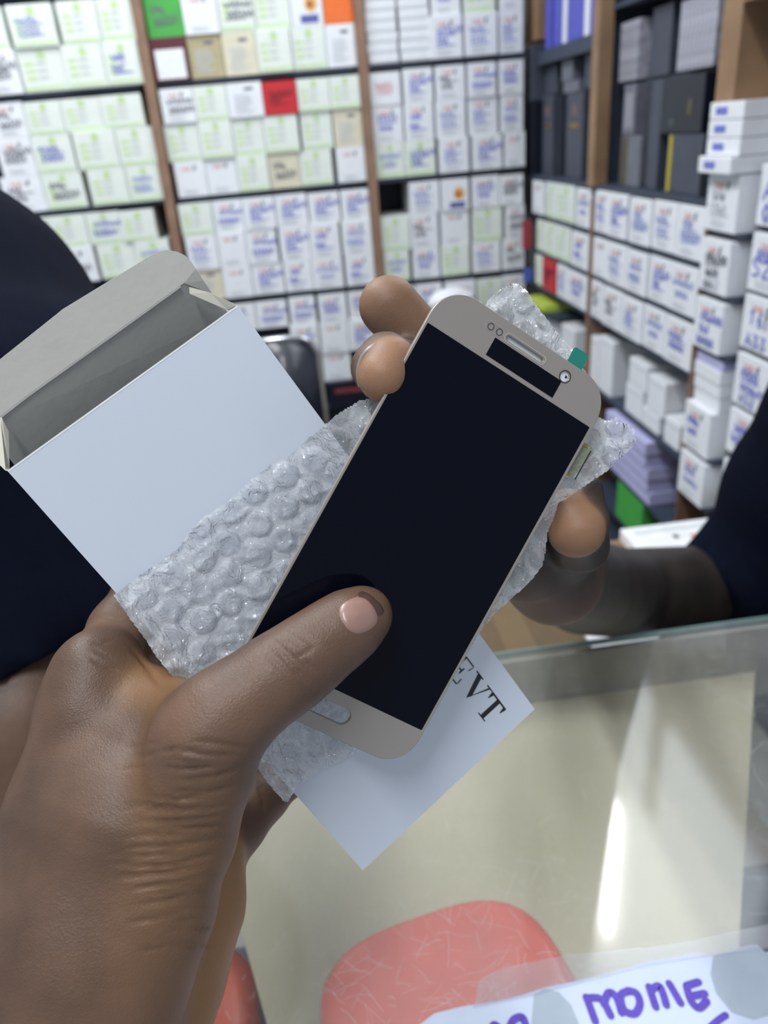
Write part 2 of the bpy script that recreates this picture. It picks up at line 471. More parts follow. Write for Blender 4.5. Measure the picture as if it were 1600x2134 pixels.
KIND = {
 'g': ('greenwhite', 'white box with pale green print', ['green']), 'gb': ('greenwhite', 'green-printed white box marked in blue', ['green', 'blue']),
 'gk': ('greenwhite', 'green-printed white box marked in black', ['green', 'black']), 'b': ('white', 'white box with blue handwriting', ['logo', 'blue']),
 'k': ('white', 'white box with black handwriting', ['logo', 'black']), 'kb': ('white', 'white box marked in black', ['logo', 'black']),
 'rw': ('white', 'white box with faint red handwriting', ['red']), 'w': ('white', 'plain white box with small logo', ['logo']),
 'lb': ('cream', 'pale box with faint blue marks', ['text']), 'text': ('white', 'white box with grey printed text', ['text']),
 'cream': ('cream', 'cream coloured box with faint text', ['text']), 'creamk': ('cream', 'cream box with black handwriting', ['black']),
 'kraft': ('kraft', 'tan cardboard box', ['text']), 'maroon': ('maroon', 'maroon box with white label', ['label']),
 'red': ('red', 'bright red box', ['darklogo']), 'green': ('green', 'bright green box with black scribble', ['black']),
 'orange': ('orange', 'plain orange box', []), 'pic': ('white', 'white box with orange picture', ['pic'])}
BASE = {'greenwhite': greenwhite, 'white': white, 'cream': cream, 'kraft': kraft, 'red': red_card, 'green': green_card, 'orange': orange_card, 'maroon': maroon_card}
ORD = ['first', 'second', 'third', 'fourth', 'fifth', 'sixth', 'seventh', 'eighth', 'ninth', 'tenth', 'eleventh', 'twelfth']
PROTO = {}
cnt = [0]
def make_box(kind, loc, w, h, label, group, rotz=0.0, dep=1.0, extra=None):
    """One box: the carton is the thing, what is printed or written on it are its parts."""
    cnt[0] += 1; rnd = random.Random(cnt[0] * 17)
    base, look, parts = KIND[kind]
    key = base
    if key not in PROTO:
        PROTO[key] = bpy.data.objects.new('phone_part_box', CM[BASE[base].name]); o = PROTO[key]
    else:
        o = PROTO[key].copy()
        for k in list(o.keys()): del o[k]
    COL.objects.link(o)
    o.location = loc; o.rotation_euler = (0, 0, rotz); o.scale = (w / W0, dep, h / H0)
    tag(o, label, 'box', group)
    L = []
    for p in parts:
        if p == 'green': L.append(('green_print', P_GREEN))
        elif p == 'logo': L.append(('printed_logo', P_LOGO))
        elif p == 'text': L.append(('printed_text', P_TEXT))
        elif p == 'pic': L.append(('printed_picture', P_PIC))
        elif p == 'label': L.append(('paper_label', P_LABEL))
        elif p == 'darklogo': L.append(('printed_logo', P_DARKLOGO))
        elif p == 'blue': L.append(('handwriting', rnd.choice(BLUE)))
        elif p == 'black': L.append(('handwriting', rnd.choice(BLACK)))
        elif p == 'red': L.append(('handwriting', rnd.choice(RED)))
    if extra is not None: L = [q for q in L if q[0] != 'handwriting'] + [('handwriting', e) for e in extra]
    for nm, me in L:
        c = bpy.data.objects.new(nm, me); COL.objects.link(c); c.parent = o
    return o
BACK = {
 'LA': [('g',-640,78), ('gb',-541,100), ('g',-436,90), ('g',-354,85)],
 'LB': [('k',-637,83), ('g',-542,102), ('g',-444,97), ('gb',-357,98)],
 'LC': [('k',-644,85), ('g',-567,99), ('g',-480,97), ('g',-383,97)],
 'LD': [('kb',-651,86), ('gb',-567,98), ('g',-461,102), ('g',-368,93)],
 'LE': [('k',-656,103), ('gk',-565,103), ('g',-451,95), ('gb',-364,92)],
 'LF': [('g',-663,90), ('g',-572,100), ('gb',-487,97), ('g',-404,91)],
 'LG': [('k',-575,96), ('g',-471,96), ('gb',-379,87)],
 'MA': [('green',-246,85), ('w',-165,83), ('gk',-83,83), ('g',0,83), ('pic',79,75), ('orange',158,81)],
 'MB': [('maroon',-248,87), ('kraft',-169,84), ('lb',-87,79), ('g',-7,82), ('g',75,82), ('text',158,83)],
 'MC': [('k',-249,83), ('g',-173,84), ('text',-91,87), ('red',-6,84), ('g',73,81), ('g',154,79)],
 'MD': [('g',-254,85), ('g',-173,85), ('g',-95,80), ('g',-15,86), ('g',73,77), ('cream',155,80)],
 'ME': [('w',-250,78), ('w',-174,78), ('g',-97,78), ('creamk',-18,78), ('g',62,82), ('w',154,79)],
 'MF': [('g',-254,85), ('b',-175,80), ('b',-97,83), ('b',-14,83), ('b',71,80), ('b',155,80)],
 'MG': [('b',-254,81), ('w',-178,78), ('b',-102,81), ('b',-16,78), ('b',63,79), ('b',150,82)],
 'MH': [('cream',-256,82), ('w',-177,76), ('b',-98,83), ('b',-17,73), ('b',61,83), ('b',150,80)],
 'MI': [('b',-190,91), ('b',-101,83), ('b',-17,70), ('b',65,76), ('b',145,73)],
 'MJ': [('b',-20,77), ('w',61,77), ('b',140,80)],
 'MK': [('w',60,79)],
 'RA': [('b',407,70), ('g',488,76), ('w',565,57)],
 'RB': [('b',404,79), ('b',489,79), ('b',564,60)],
 'RC': [('rw',250,75), ('b',331,73), ('k',411,73), ('b',489,70), ('b',563,61)],
 'RD': [('b',250,76), ('b',329,73), ('b',409,75), ('b',491,75), ('b',565,58)],
 'RE': [('gb',250,74), ('gb',326,80), ('b',414,76), ('b',500,78), ('w',572,54)],
 'RF': [('b',333,78), ('pic',413,72), ('b',494,72), ('k',563,63)],
 'RG': [('g',248,79), ('k',327,77), ('w',411,76), ('g',498,80), ('k',573,52)],
 'RH': [('gb',248,68), ('b',328,73), ('g',408,77), ('b',494,77), ('k',569,61)],
 'RI': [('b',252,74), ('b',331,74), ('rw',419,83), ('g',501,70), ('w',569,62)],
}
ROWZ = dict(A=1.632, B=1.544, C=1.455, D=1.371, E=1.290, F=1.199, G=1.113, H=1.034, I=0.944, J=0.859, K=0.778)
ROWH = dict(A=.084, B=.088, C=.074, D=.084, E=.081, F=.076, G=.086, H=.079, I=.074, J=.085, K=.081)
BAY = {'L': 'left bay', 'M': 'middle bay', 'R': 'right bay'}
for key, row in BACK.items():
    bay, rk = key
    z, h = ROWZ[rk], ROWH[rk]
    px = -0.345 + 0.0495 * (z - 0.1) / 1.85
    lo, hi = {'L': (-0.89, px - 0.0125), 'M': (px + 0.0125, 0.1875), 'R': (0.2125, 0.602)}[bay]
    E_ = [[max(lo, (x - w / 2) / 1000), min(hi, (x + w / 2) / 1000)] for k, x, w in row]
    for i in range(len(E_) - 1):
        if E_[i][1] > E_[i + 1][0] - 0.001:
            mid = (E_[i][1] + E_[i + 1][0]) / 2; E_[i][1] = mid - 0.0006; E_[i + 1][0] = mid + 0.0006
    for i, (kind, x, w) in enumerate(row):
        rnd = random.Random(i * 31 + ord(rk) * 7 + ord(bay))
        a, b_ = E_[i]
        hh = h - (0.0 if rk in 'ABDEGHJK' else rnd.choice([0, 0, 0.003]))
        place = ORD[i] + ' from left'
        rr = ORD['ABCDEFGHIJK'.index(rk)]
        lab = '%s, %s, %s row down, %s, back shelf' % (KIND[kind][1], place, rr, BAY[bay])
        y = 2.102 - rnd.choice([0, 0.003, 0.006, 0.0])
        if kind in ('text', 'red') and rk == 'C': y = 2.092
        make_box(kind, ((a + b_) / 2, y, z), b_ - a - 0.001, hh - 0.0006, lab, 'phone part boxes on the back shelf, ' + BAY[bay])

def slab(name, c, s, M, label, cat, group=None, bev=0.0012, parts=()):
    bm = bmesh.new(); bm_box(bm, (0, 0, 0), s, bev)
    o = link(name, bm_mesh(bm), M); o.location = c
    tag(o, label, cat, group)
    for nm, cc, ss, MM in parts:
        bm = bmesh.new(); bm_box(bm, cc, ss, 0.0)
        link(nm, bm_mesh(bm), MM, o)
    return o
FLATM = None
for ci, (x, n) in enumerate(((0.251, 7), (0.329, 7))):
    for k in range(n):
        rnd = random.Random(k + 20 * ci)
        col = ['left', 'right'][ci]
        slab('flat_box', (x + rnd.uniform(-.0015, .0015), 2.18, 1.544 + 0.0215 * k + 0.0107), (0.072, 0.16, 0.0208), white,
             'thin white box, %s from bottom, %s-hand flat stack, top of right bay, back shelf' % (ORD[k], col), 'box', 'thin white boxes stacked flat on the back shelf',
             parts=[('printed_strip', (0, -0.0802, -0.007), (0.07, 0.0006, 0.0015), grey_ink)])

# boxes along the right-hand shelf: (far y, near y, kind)
R90 = -PI / 2
RIGHT = {
 'first': (1.178, 0.079, [(2.080, 1.985, 'w'), (1.955, 1.873, 'g'), (1.872, 1.758, 'g'), (1.742, 1.656, 'b'), (1.630, 1.551, 'b'), (1.548, 1.454, 'b'), (1.440, 1.350, 'b'), (1.347, 1.258, 'b'), (1.252, 1.163, 'b')]),
 'second': (1.090, 0.0755, [(2.039, 1.954, 'g'), (1.951, 1.873, 'g'), (1.872, 1.779, 'g'), (1.766, 1.651, 'b'), (1.630, 1.550, 'w'), (1.542, 1.444, 'b'), (1.441, 1.351, 'b'), (1.347, 1.267, 'b'), (1.265, 1.166, 'b')]),
 'third': (1.002, 0.076, [(2.048, 1.986, 'g'), (1.979, 1.876, 'red'), (1.865, 1.788, 'b'), (1.784, 1.653, 'b'), (1.630, 1.564, 'k'), (1.551, 1.454, 'k'), (1.451, 1.357, 'b'), (1.355, 1.268, 'b'), (1.262, 1.164, 'b')]),
}
for rr, (z, h, row) in RIGHT.items():
    n = len(row)
    for i, (a, b_, kind) in enumerate(row):
        lab = '%s, %s from the corner, %s row down, right-hand shelf' % (KIND[kind][1], ORD[i], rr)
        make_box(kind, (0.610 + random.Random(i + n).choice([0, .004, .002]), (a + b_) / 2, z), a - b_ - 0.001, h - (0.002 if i % 3 == 0 else 0), lab,
                 'phone part boxes on the right-hand shelf', R90, 1.2)
W = writing
NEAR = [
 (1.155, 1.069, 1.230, 0.077, 'k', [W([('0  0', -.020, .044, .008)], dark_ink, .002), scribble(grey_ink, 91)], 'white box with small black writing under the flat stack, near right shelf'),
 (1.155, 1.072, 1.142, 0.076, 'k', [scribble(dark_ink, 92, 3), W([('1S2', -.022, .006, .018)], grey_ink, .0022)], 'white box covered in grey-black scribbles, second down, near right shelf'),
 (1.155, 1.072, 1.054, 0.076, 'b', [scribble(blue_ink, 93, 3)], 'white box with blue lines, third down, left column of near right shelf'),
 (1.155, 1.071, 0.883, 0.077, 'b', [scribble(blue_ink, 94, 2)], 'white box with blue writing below the short flat stack, near right shelf'),
 (1.155, 1.071, 0.795, 0.077, 'b', [scribble(paleblue_ink, 95, 2)], 'white box with pale blue writing, lowest whole one, near right shelf'),
 (1.055, 0.960, 1.243, 0.077, 'b', [W([('AM', -.030, .036, .024), ('0R', -.028, .006, .024)], blue_ink, .0040)], 'white box marked AM in large blue letters, near right shelf'),
 (1.055, 0.960, 1.156, 0.077, 'b', [W([('S20', -.034, .022, .026)], blue_ink, .0034), scribble(blue_ink, 96, 1)], 'white box marked S20 in blue, near right shelf'),
 (1.055, 0.962, 1.074, 0.075, 'b', [W([('16', -.026, .040, .022), ('A33', -.028, .006, .020)], blue_ink, .0030), W([('1', .006, .038, .022)], dark_ink, .003)], 'white box marked A33 in blue, near right shelf'),
 (1.055, 0.968, 0.987, 0.077, 'b', [scribble(blue_ink, 97, 2), W([('A52', -.024, .006, .017)], blue_ink, .0028)], 'white box marked A52 in blue, near right shelf'),
 (1.055, 0.957, 0.908, 0.070, 'b', [scribble(blue_ink, 98, 2), W([('S0', -.014, .006, .016)], blue_ink, .0032)], 'white box with heavy blue writing beside the dark sleeve, near right shelf'),
 (1.055, 0.975, 0.818, 0.074, 'b', [scribble(blue_ink, 99, 2)], 'white box with blue writing touching the edge of the dark sleeve'),
 (0.955, 0.860, 1.074, 0.075, 'b', [W([('0', -.034, .020, .03)], blue_ink, .003)], 'white box cut by the photo right edge, beside the A33 box'),
 (0.962, 0.870, 0.987, 0.077, 'k', [scribble(dark_ink, 100, 2)], 'white box with black writing right of the A52 box'),
]
for i, (a, b_, z, h, kind, ex, lab) in enumerate(NEAR):
    make_box(kind, (0.607 if a > 1.1 else 0.628, (a + b_) / 2, z), a - b_ - .001, h, lab, 'phone part boxes on the near right shelf', R90, 1.15, extra=ex)
def blue_tick(y): return ('blue_writing', (-0.0956, y, 0.0), (0.0006, 0.030, 0.009), blue_ink)
for k in range(4):
    slab('flat_box', (0.694 - (0.010 if k == 0 else 0.0), 1.112, 1.3085 + 0.0225 * k + 0.0112), (0.19, 0.09, 0.0216), white,
         'flat white box with blue end writing, %s from bottom, stack by the wooden alcove' % ORD[k], 'box', 'flat white boxes stacked by the wooden alcove', parts=[blue_tick(0.012)])
for k in range(4):
    slab('flat_box', (0.705, 1.113, 0.9605 + 0.0225 * k + 0.0112), (0.185 - 0.004 * (3 - k if k < 3 else 2), 0.082, 0.0214), lavender if k in (3,) else white,
         '%s flat box, %s from bottom, short stack between two blue-marked boxes' % ('lavender' if k == 3 else 'white', ORD[k]), 'box', 'flat boxes in the short stack')
LOW = [(1.657, 1.588, .848, .107), (1.583, 1.506, .848, .120), (1.430, 1.350, .848, .060), (1.421, 1.338, .909, .054), (1.346, 1.272, .848, .036), (1.331, 1.258, .885, .068), (1.250, 1.19, .848, .05), (1.84, 1.745, .848, .09), (1.98, 1.87, .848, .085)]
LOWL = ['tall plain white box standing left in the low shelf', 'tall plain white box standing second in the low shelf', 'plain white box under another, middle of the low shelf', 'plain white box on top, middle of the low shelf',
        'thin white box under a taller one, right of the low shelf', 'white box topping the right-hand pile of the low shelf', 'short white box nearest the counter on the low shelf', 'white box below the lime packet on the low shelf', 'white box deep in the corner of the low shelf']
for (a, b_, z, h), l in zip(LOW, LOWL):
    slab('plain_box', (0.705, (a + b_) / 2, z + h / 2), (0.17, a - b_, h - .0005), white, l, 'box', 'plain white boxes on the low shelf', bev=.002,
         parts=[('tuck_flap', (-0.0852, 0, h / 2 - 0.012), (0.0006, (a - b_) * 0.9, 0.002), grey_ink)])
rboard(1.20, 1.60, 0.606)
for k in range(5):
    slab('flat_packet', (0.705 - .004 * k, 1.375 + 0.006 * (k % 2), 0.700 + 0.027 * k + 0.0135), (0.18, 0.20, 0.026), lavender,
         'lavender flat packet, %s from bottom of the leaning lavender pile' % ORD[k], 'packet', 'lavender flat packets')
slab('plain_box', (0.70, 1.365, 0.648), (0.17, 0.13, 0.084), green_card, 'bright green box standing low beside the white tray', 'box')
slab('flat_packet', (0.64, 1.99, 0.958), (0.09, 0.15, 0.016), lime_pack, 'yellow-green packet lying under the red box', 'packet')
slab('small_packet', (0.595, 2.065, 1.125), (0.02, 0.02, 0.07), mat('crimson_card', (150, 44, 60)), 'narrow crimson packet in the corner of the shelves', 'packet')
slab('small_packet', (0.598, 2.066, 1.020), (0.02, 0.022, 0.036), mat('royal_card', (70, 84, 170)), 'tiny blue packet in the corner of the shelves', 'packet')
rboard(1.85, 2.07, 0.950, x0=0.60)

# dark goods in the upper right cabinet: (name, y far, y near, z0, z1, x0, depth, material, label, parts)
UP = [
 ('tall_carton', 2.140, 2.078, 1.268, 1.435, .612, .17, dark_case, 'black carton wedged in the corner between the two shelves', 'carton'),
 ('screen_pack', 2.138, 2.080, 1.436, 1.552, .612, .16, slate_case, 'slate pack on top of the black carton in the corner', 'pack'),
 ('spine_box', 2.048, 2.004, 1.540, 1.66, .632, .15, violet_case, 'violet box at the corner end of the upper shelf', 'box'),
 ('spine_box', 1.985, 1.926, 1.540, 1.66, .632, .15, violet_case, 'violet box second from the corner on the upper shelf', 'box'),
 ('spine_box', 1.922, 1.894, 1.540, 1.65, .632, .15, white, 'narrow white box between violet boxes on the upper shelf', 'box'),
 ('spine_box', 1.891, 1.787, 1.540, 1.66, .632, .15, violet_case, 'wide violet box in the middle of the upper shelf', 'box'),
 ('spine_box', 1.784, 1.754, 1.540, 1.65, .632, .15, white, 'narrow white box near the wooden post on the upper shelf', 'box'),
 ('spine_box', 1.750, 1.702, 1.540, 1.66, .632, .15, violet_case, 'violet box against the wooden post on the upper shelf', 'box'),
 ('screen_pack', 2.07, 1.980, 1.446, 1.506, .64, .14, slate_case, 'dark grey pack above the slate panels near the corner', 'pack'),
 ('small_carton', 1.929, 1.856, 1.466, 1.508, .635, .06, grey_case, 'small pale grey carton above the dark cartons', 'box'),
 ('small_carton', 1.906, 1.806, 1.442, 1.465, .632, .06, grey_case, 'flat grey carton under the small pale carton', 'box'),
 ('screen_pack', 1.790, 1.710, 1.446, 1.508, .64, .14, slate_case, 'dark grey pack beside the wooden post', 'pack'),
 ('tall_carton', 2.060, 1.978, 1.268, 1.445, .632, .14, slate_case, 'tall slate carton with gold mark nearest the corner', 'carton'),
 ('tall_carton', 1.971, 1.886, 1.268, 1.442, .655, .12, dark_case, 'tall black carton between two slate cartons', 'carton'),
 ('tall_carton', 1.879, 1.771, 1.268, 1.441, .632, .14, slate_case, 'tall slate carton with gold mark second from the corner', 'carton'),
 ('tall_carton', 1.765, 1.692, 1.268, 1.445, .65, .12, dark_case, 'tall black carton against the wooden post', 'carton'),
 ('label_box', 1.560, 1.506, 1.357, 1.440, .635, .12, grey_case, 'grey box with printed label under the silver sleeves', 'box'),
 ('clear_case', 1.562, 1.470, 1.268, 1.356, .635, .12, grey_case, 'grey clear-fronted case low in the dark cabinet', 'case'),
 ('tall_carton', 1.465, 1.430, 1.268, 1.435, .64, .13, dark_case, 'tall black carton behind the leaning slate panel', 'carton'),
 ('tall_carton', 1.427, 1.384, 1.268, 1.440, .630, .13, slate_case, 'narrow slate carton left of the big black box', 'carton'),
 ('tall_carton', 1.500, 1.422, 1.446, 1.552, .655, .12, slate_case, 'slate carton on the upper board beside silver sleeves', 'carton'),
 ('display_box', 1.380, 1.236, 1.358, 1.440, .628, .14, dark_case, 'big black box with small coloured emblem', 'box'),
 ('display_box', 1.345, 1.224, 1.268, 1.357, .628, .14, slate_case, 'dark grey box with a yellow side stripe', 'box'),
 ('display_box', 1.214, 1.164, 1.268, 1.440, .635, .14, black_board, 'upright black box beside the tan post', 'box'),
]
for nm, ya, yb, z0, z1, x0, dp, M, l, c in UP:
    w, h = ya - yb, z1 - z0
    pr = []
    if 'gold mark' in l: pr = [('gold_emblem', (-dp / 2 - .0004, 0, h * .13), (.0006, w * .55, .010), gold), ('copper_emblem', (-dp / 2 - .0004, 0, h * .30), (.0006, w * .3, .022), mat('copper_ink', (120, 92, 88), .5))]
    if 'printed label' in l: pr = [('paper_label', (-dp / 2 - .0004, 0, -.002), (.0006, w * .7, h * .7), mat('grey_label', (140, 140, 150), .6))]
    if 'clear-fronted' in l: pr = [('green_strip', (-dp / 2 - .0004, .008, 0), (.0006, .006, h), mat('olive_strip', (112, 120, 90), .5)), ('side_panel', (-dp / 2 - .0004, .03, 0), (.0006, .03, h * .95), mat('umber_panel', (80, 74, 66), .6))]
    if 'emblem' in l: pr = [('printed_emblem', (-dp / 2 - .0004, -.03, -.004), (.0006, .012, .022), mat('olive_emblem', (90, 80, 62), .5)), ('printed_mark', (-dp / 2 - .0004, .03, -.024), (.0006, .025, .012), mat('moss_mark', (56, 68, 66), .5))]
    if 'yellow side' in l: pr = [('yellow_stripe', (-dp / 2 - .0004, w / 2 - .012, 0), (.0008, .012, h * .96), yellow_tape)]
    slab(nm, (x0 + dp / 2, (ya + yb) / 2, (z0 + z1) / 2), (dp, w - .001, h - .0006), M, l, c, {'spine_box': 'violet and white boxes on the upper shelf', 'tall_carton': 'tall cartons in the dark cabinet'}.get(nm), parts=pr)
sl = [1.602, 1.591, 1.580, 1.569, 1.558, 1.547, 1.536, 1.526]
for i in range(8):
    slab('screen_sleeve', (0.69, sl[i] - .0035, 1.494), (.10, .0078 if i < 7 else .006, .095), silver_film, 'thin silver screen sleeve, %s from the post, row of silver sleeves' % ORD[i], 'sleeve', 'silver screen sleeves standing in a row', bev=.0004)
for i in range(9):
    slab('screen_sleeve', (0.70, 1.345 - .0132 * i, 1.494), (.13, .0118, .095), silver_film, 'mottled silver sleeve, %s from left, right-hand row in the dark cabinet' % ORD[i], 'sleeve', 'mottled silver sleeves in the right-hand row', bev=.0006)

# white round roll, chair, black box and things on the far floor
me = None
bm = bmesh.new(); bmesh.ops.create_uvsphere(bm, u_segments=32, v_segments=20, radius=1)
for v in bm.verts: v.co = Vector((v.co.x * .065, v.co.y * .03, v.co.z * .036)) + Vector(noise.noise_vector(v.co * 2.2)) * .004
o = link('plastic_bag', bm_mesh(bm, True), white); o.location = (0.385, 2.055, 0.974)
tag(o, 'rounded white plastic bag with purple print behind the phone top edge', 'bag')
p = box_obj('printed_patch', (0, 0, 0), (.03, .003, .012), purple_ink); p.parent = o; p.location = (.035, -.0262, .004)

ch = empty('office_chair', (-0.075, 1.72, 0.0))
tag(ch, 'black padded chair with shiny top edge in front of the back shelf', 'chair')
vinyl = mat('black_vinyl', (38, 42, 54), 0.35, coat=0.3); shell = mat('beige_shell', (176, 172, 160), 0.4)
def rslab(name, w, t, h, r, c, M, rot=None):
    bm = bmesh.new(); ring = rrect(-w / 2, -h / 2, w / 2, h / 2, r, 8)
    a = [bm.verts.new((x, -t / 2, z)) for x, z in ring]; b2 = [bm.verts.new((x, t / 2, z)) for x, z in ring]
    bm.faces.new(a); bm.faces.new(b2[::-1])
    for i in range(len(ring)):
        j = (i + 1) % len(ring); bm.faces.new((a[j], a[i], b2[i], b2[j]))
    bmesh.ops.bevel(bm, geom=[e for e in bm.edges if len(e.link_faces) == 2 and any(len(f.verts) > 4 for f in e.link_faces)], offset=t * .3, segments=3, affect='EDGES')
    bmesh.ops.recalc_face_normals(bm, faces=bm.faces)
    o = link(name, bm_mesh(bm, True), M, ch); o.location = c
    if rot: o.rotation_euler = rot
    return o
rslab('backrest', .16, .035, .30, .035, (0, 0, .845), vinyl)
rslab('backrest_shell', .178, .02, .31, .035, (0, .026, .835), shell)
def rail(name, pts, r, M, par):
    bm = bmesh.new()
    pts = [Vector(p) for p in pts]; rings = []
    for i, p in enumerate(pts):
        t = (pts[min(i + 1, len(pts) - 1)] - pts[max(0, i - 1)]).normalized()
        a = t.orthogonal().normalized(); b2 = t.cross(a)
        rings.append([bm.verts.new(p + r * (a * math.cos(k * PI / 4) + b2 * math.sin(k * PI / 4))) for k in range(8)])
    for i in range(len(rings) - 1):
        best = min(range(8), key=lambda s: sum((rings[i][k].co - rings[i + 1][(k + s) % 8].co).length for k in range(8)))
        for k in range(8):
            bm.faces.new((rings[i][k], rings[i][(k + 1) % 8], rings[i + 1][(k + 1 + best) % 8], rings[i + 1][(k + best) % 8]))
    bm.faces.new(rings[0][::-1]); bm.faces.new(rings[-1])
    bmesh.ops.recalc_face_normals(bm, faces=bm.faces)
    return link(name, bm_mesh(bm, True), M, par)
chrome = mat('chrome', (225, 228, 235), 0.15, metal=1.0)
rail('top_rail', smooth_line([(-.085, -.012, .996), (-.04, -.012, 1.003), (.03, -.012, 1.003), (.065, -.012, .992), (.083, -.012, .960)], 6), .006, chrome, ch)
rslab('seat', .20, .06, .20, .05, (0, -.10, .47), vinyl, (PI / 2, 0, 0))
rail('back_bar', [(0, .03, .72), (0, .02, .56), (0, -.03, .46)], .014, dark_case, ch)
rail('gas_column', [(0, -.10, .45), (0, -.10, .06)], .02, dark_case, ch)
for k in range(5):
    a = k * 2 * PI / 5
    lg = rail('leg', [(0, -.10, .09), (.12 * math.cos(a), -.10 + .12 * math.sin(a), .05)], .012, dark_case, ch)
    bm = bmesh.new(); bmesh.ops.create_uvsphere(bm, u_segments=12, v_segments=8, radius=.024)
    c_ = link('caster', bm_mesh(bm, True), dark_case, lg); c_.location = (.12 * math.cos(a), -.10 + .12 * math.sin(a), .024)
slab('display_box', (0.10, 2.13, 0.7402), (0.15, 0.10, 0.0755), dark_case, 'black box with red print on the lowest seen shelf', 'box', parts=[('printed_mark', (-.01, -.0504, .012), (.09, .0006, .014), mat('dull_red_ink', (120, 50, 56)))])
box_obj('shelf_board', (-0.053, 2.205, 0.6975), (0.484, 0.196, 0.008), black_board, bs)
# ------------------------------------------------------------------ glass counter
def two_sided_fresnel(nt, ior):
    """Fresnel that reads the same from both sides of a thin sheet."""
    N = nt.nodes; fr = N.new('ShaderNodeFresnel'); ge = N.new('ShaderNodeNewGeometry'); mp = N.new('ShaderNodeMapRange')
    mp.inputs[3].default_value = ior; mp.inputs[4].default_value = 1 / ior
    nt.links.new(ge.outputs['Backfacing'], mp.inputs[0]); nt.links.new(mp.outputs[0], fr.inputs['IOR'])
    return fr
def glass_mat():
    M = bpy.data.materials.new('scratched_glass'); M.use_nodes = True
    nt = M.node_tree; N = nt.nodes; Lk = nt.links; N.remove(N['Principled BSDF']); out = N['Material Output']
    tc = N.new('ShaderNodeTexCoord')
    tr = N.new('ShaderNodeBsdfTransparent'); tr.inputs['Color'].default_value = (0.965, 0.975, 0.97, 1)
    gl = N.new('ShaderNodeBsdfGlossy'); gl.inputs['Roughness'].default_value = 0.09
    fr = two_sided_fresnel(nt, 1.55)
    mx = N.new('ShaderNodeMixShader'); Lk.new(fr.outputs[0], mx.inputs[0]); Lk.new(tr.outputs[0], mx.inputs[1]); Lk.new(gl.outputs[0], mx.inputs[2])
    # fine scratches: thin cracks of stretched cells, kept in patches, plus a film of dust
    last = None
    for sc, seed, th in ((150, 3.1, .035), (85, 8.7, .018), (240, 5.5, .045)):
        mp = N.new('ShaderNodeMapping'); mp.inputs['Location'].default_value = (seed, seed * 2, 0); mp.inputs['Rotation'].default_value = (0, 0, seed); mp.inputs['Scale'].default_value = (1, .45, 1)
        nz = N.new('ShaderNodeTexNoise'); nz.inputs['Scale'].default_value = 35
        ad = N.new('ShaderNodeVectorMath'); ad.operation = 'MULTIPLY_ADD'; ad.inputs[1].default_value = (.012, .012, 0)
        Lk.new(tc.outputs['Object'], nz.inputs['Vector']); Lk.new(nz.outputs['Color'], ad.inputs[0]); Lk.new(tc.outputs['Object'], ad.inputs[2]); Lk.new(ad.outputs[0], mp.inputs['Vector'])
        vo = N.new('ShaderNodeTexVoronoi'); vo.feature = 'DISTANCE_TO_EDGE'; vo.inputs['Scale'].default_value = sc
        Lk.new(mp.outputs[0], vo.inputs['Vector'])
        lt = N.new('ShaderNodeMath'); lt.operation = 'LESS_THAN'; lt.inputs[1].default_value = th; Lk.new(vo.outputs['Distance'], lt.inputs[0])
        ms = N.new('ShaderNodeTexNoise'); ms.inputs['Scale'].default_value = sc * .42; Lk.new(mp.outputs[0], ms.inputs['Vector'])
        gt = N.new('ShaderNodeMath'); gt.operation = 'GREATER_THAN'; gt.inputs[1].default_value = .56; Lk.new(ms.outputs['Fac'], gt.inputs[0])
        mu = N.new('ShaderNodeMath'); mu.operation = 'MULTIPLY'; Lk.new(lt.outputs[0], mu.inputs[0]); Lk.new(gt.outputs[0], mu.inputs[1])
        if last is None: last = mu
        else:
            a = N.new('ShaderNodeMath'); a.operation = 'MAXIMUM'; Lk.new(last.outputs[0], a.inputs[0]); Lk.new(mu.outputs[0], a.inputs[1]); last = a
    big = N.new('ShaderNodeTexNoise'); big.inputs['Scale'].default_value = 7; Lk.new(tc.outputs['Object'], big.inputs['Vector'])
    sf = N.new('ShaderNodeMath'); sf.operation = 'MULTIPLY_ADD'; sf.inputs[1].default_value = .03
    dust = N.new('ShaderNodeMath'); dust.operation = 'MULTIPLY'; dust.inputs[1].default_value = .07; Lk.new(big.outputs['Fac'], dust.inputs[0])
    Lk.new(last.outputs[0], sf.inputs[0]); Lk.new(dust.outputs[0], sf.inputs[2])
    df = N.new('ShaderNodeBsdfDiffuse'); df.inputs['Color'].default_value = (.85, .87, .88, 1)
    m2 = N.new('ShaderNodeMixShader'); Lk.new(sf.outputs[0], m2.inputs[0]); Lk.new(mx.outputs[0], m2.inputs[1]); Lk.new(df.outputs[0], m2.inputs[2])
    Lk.new(m2.outputs[0], out.inputs['Surface'])
    return M
glass = glass_mat()
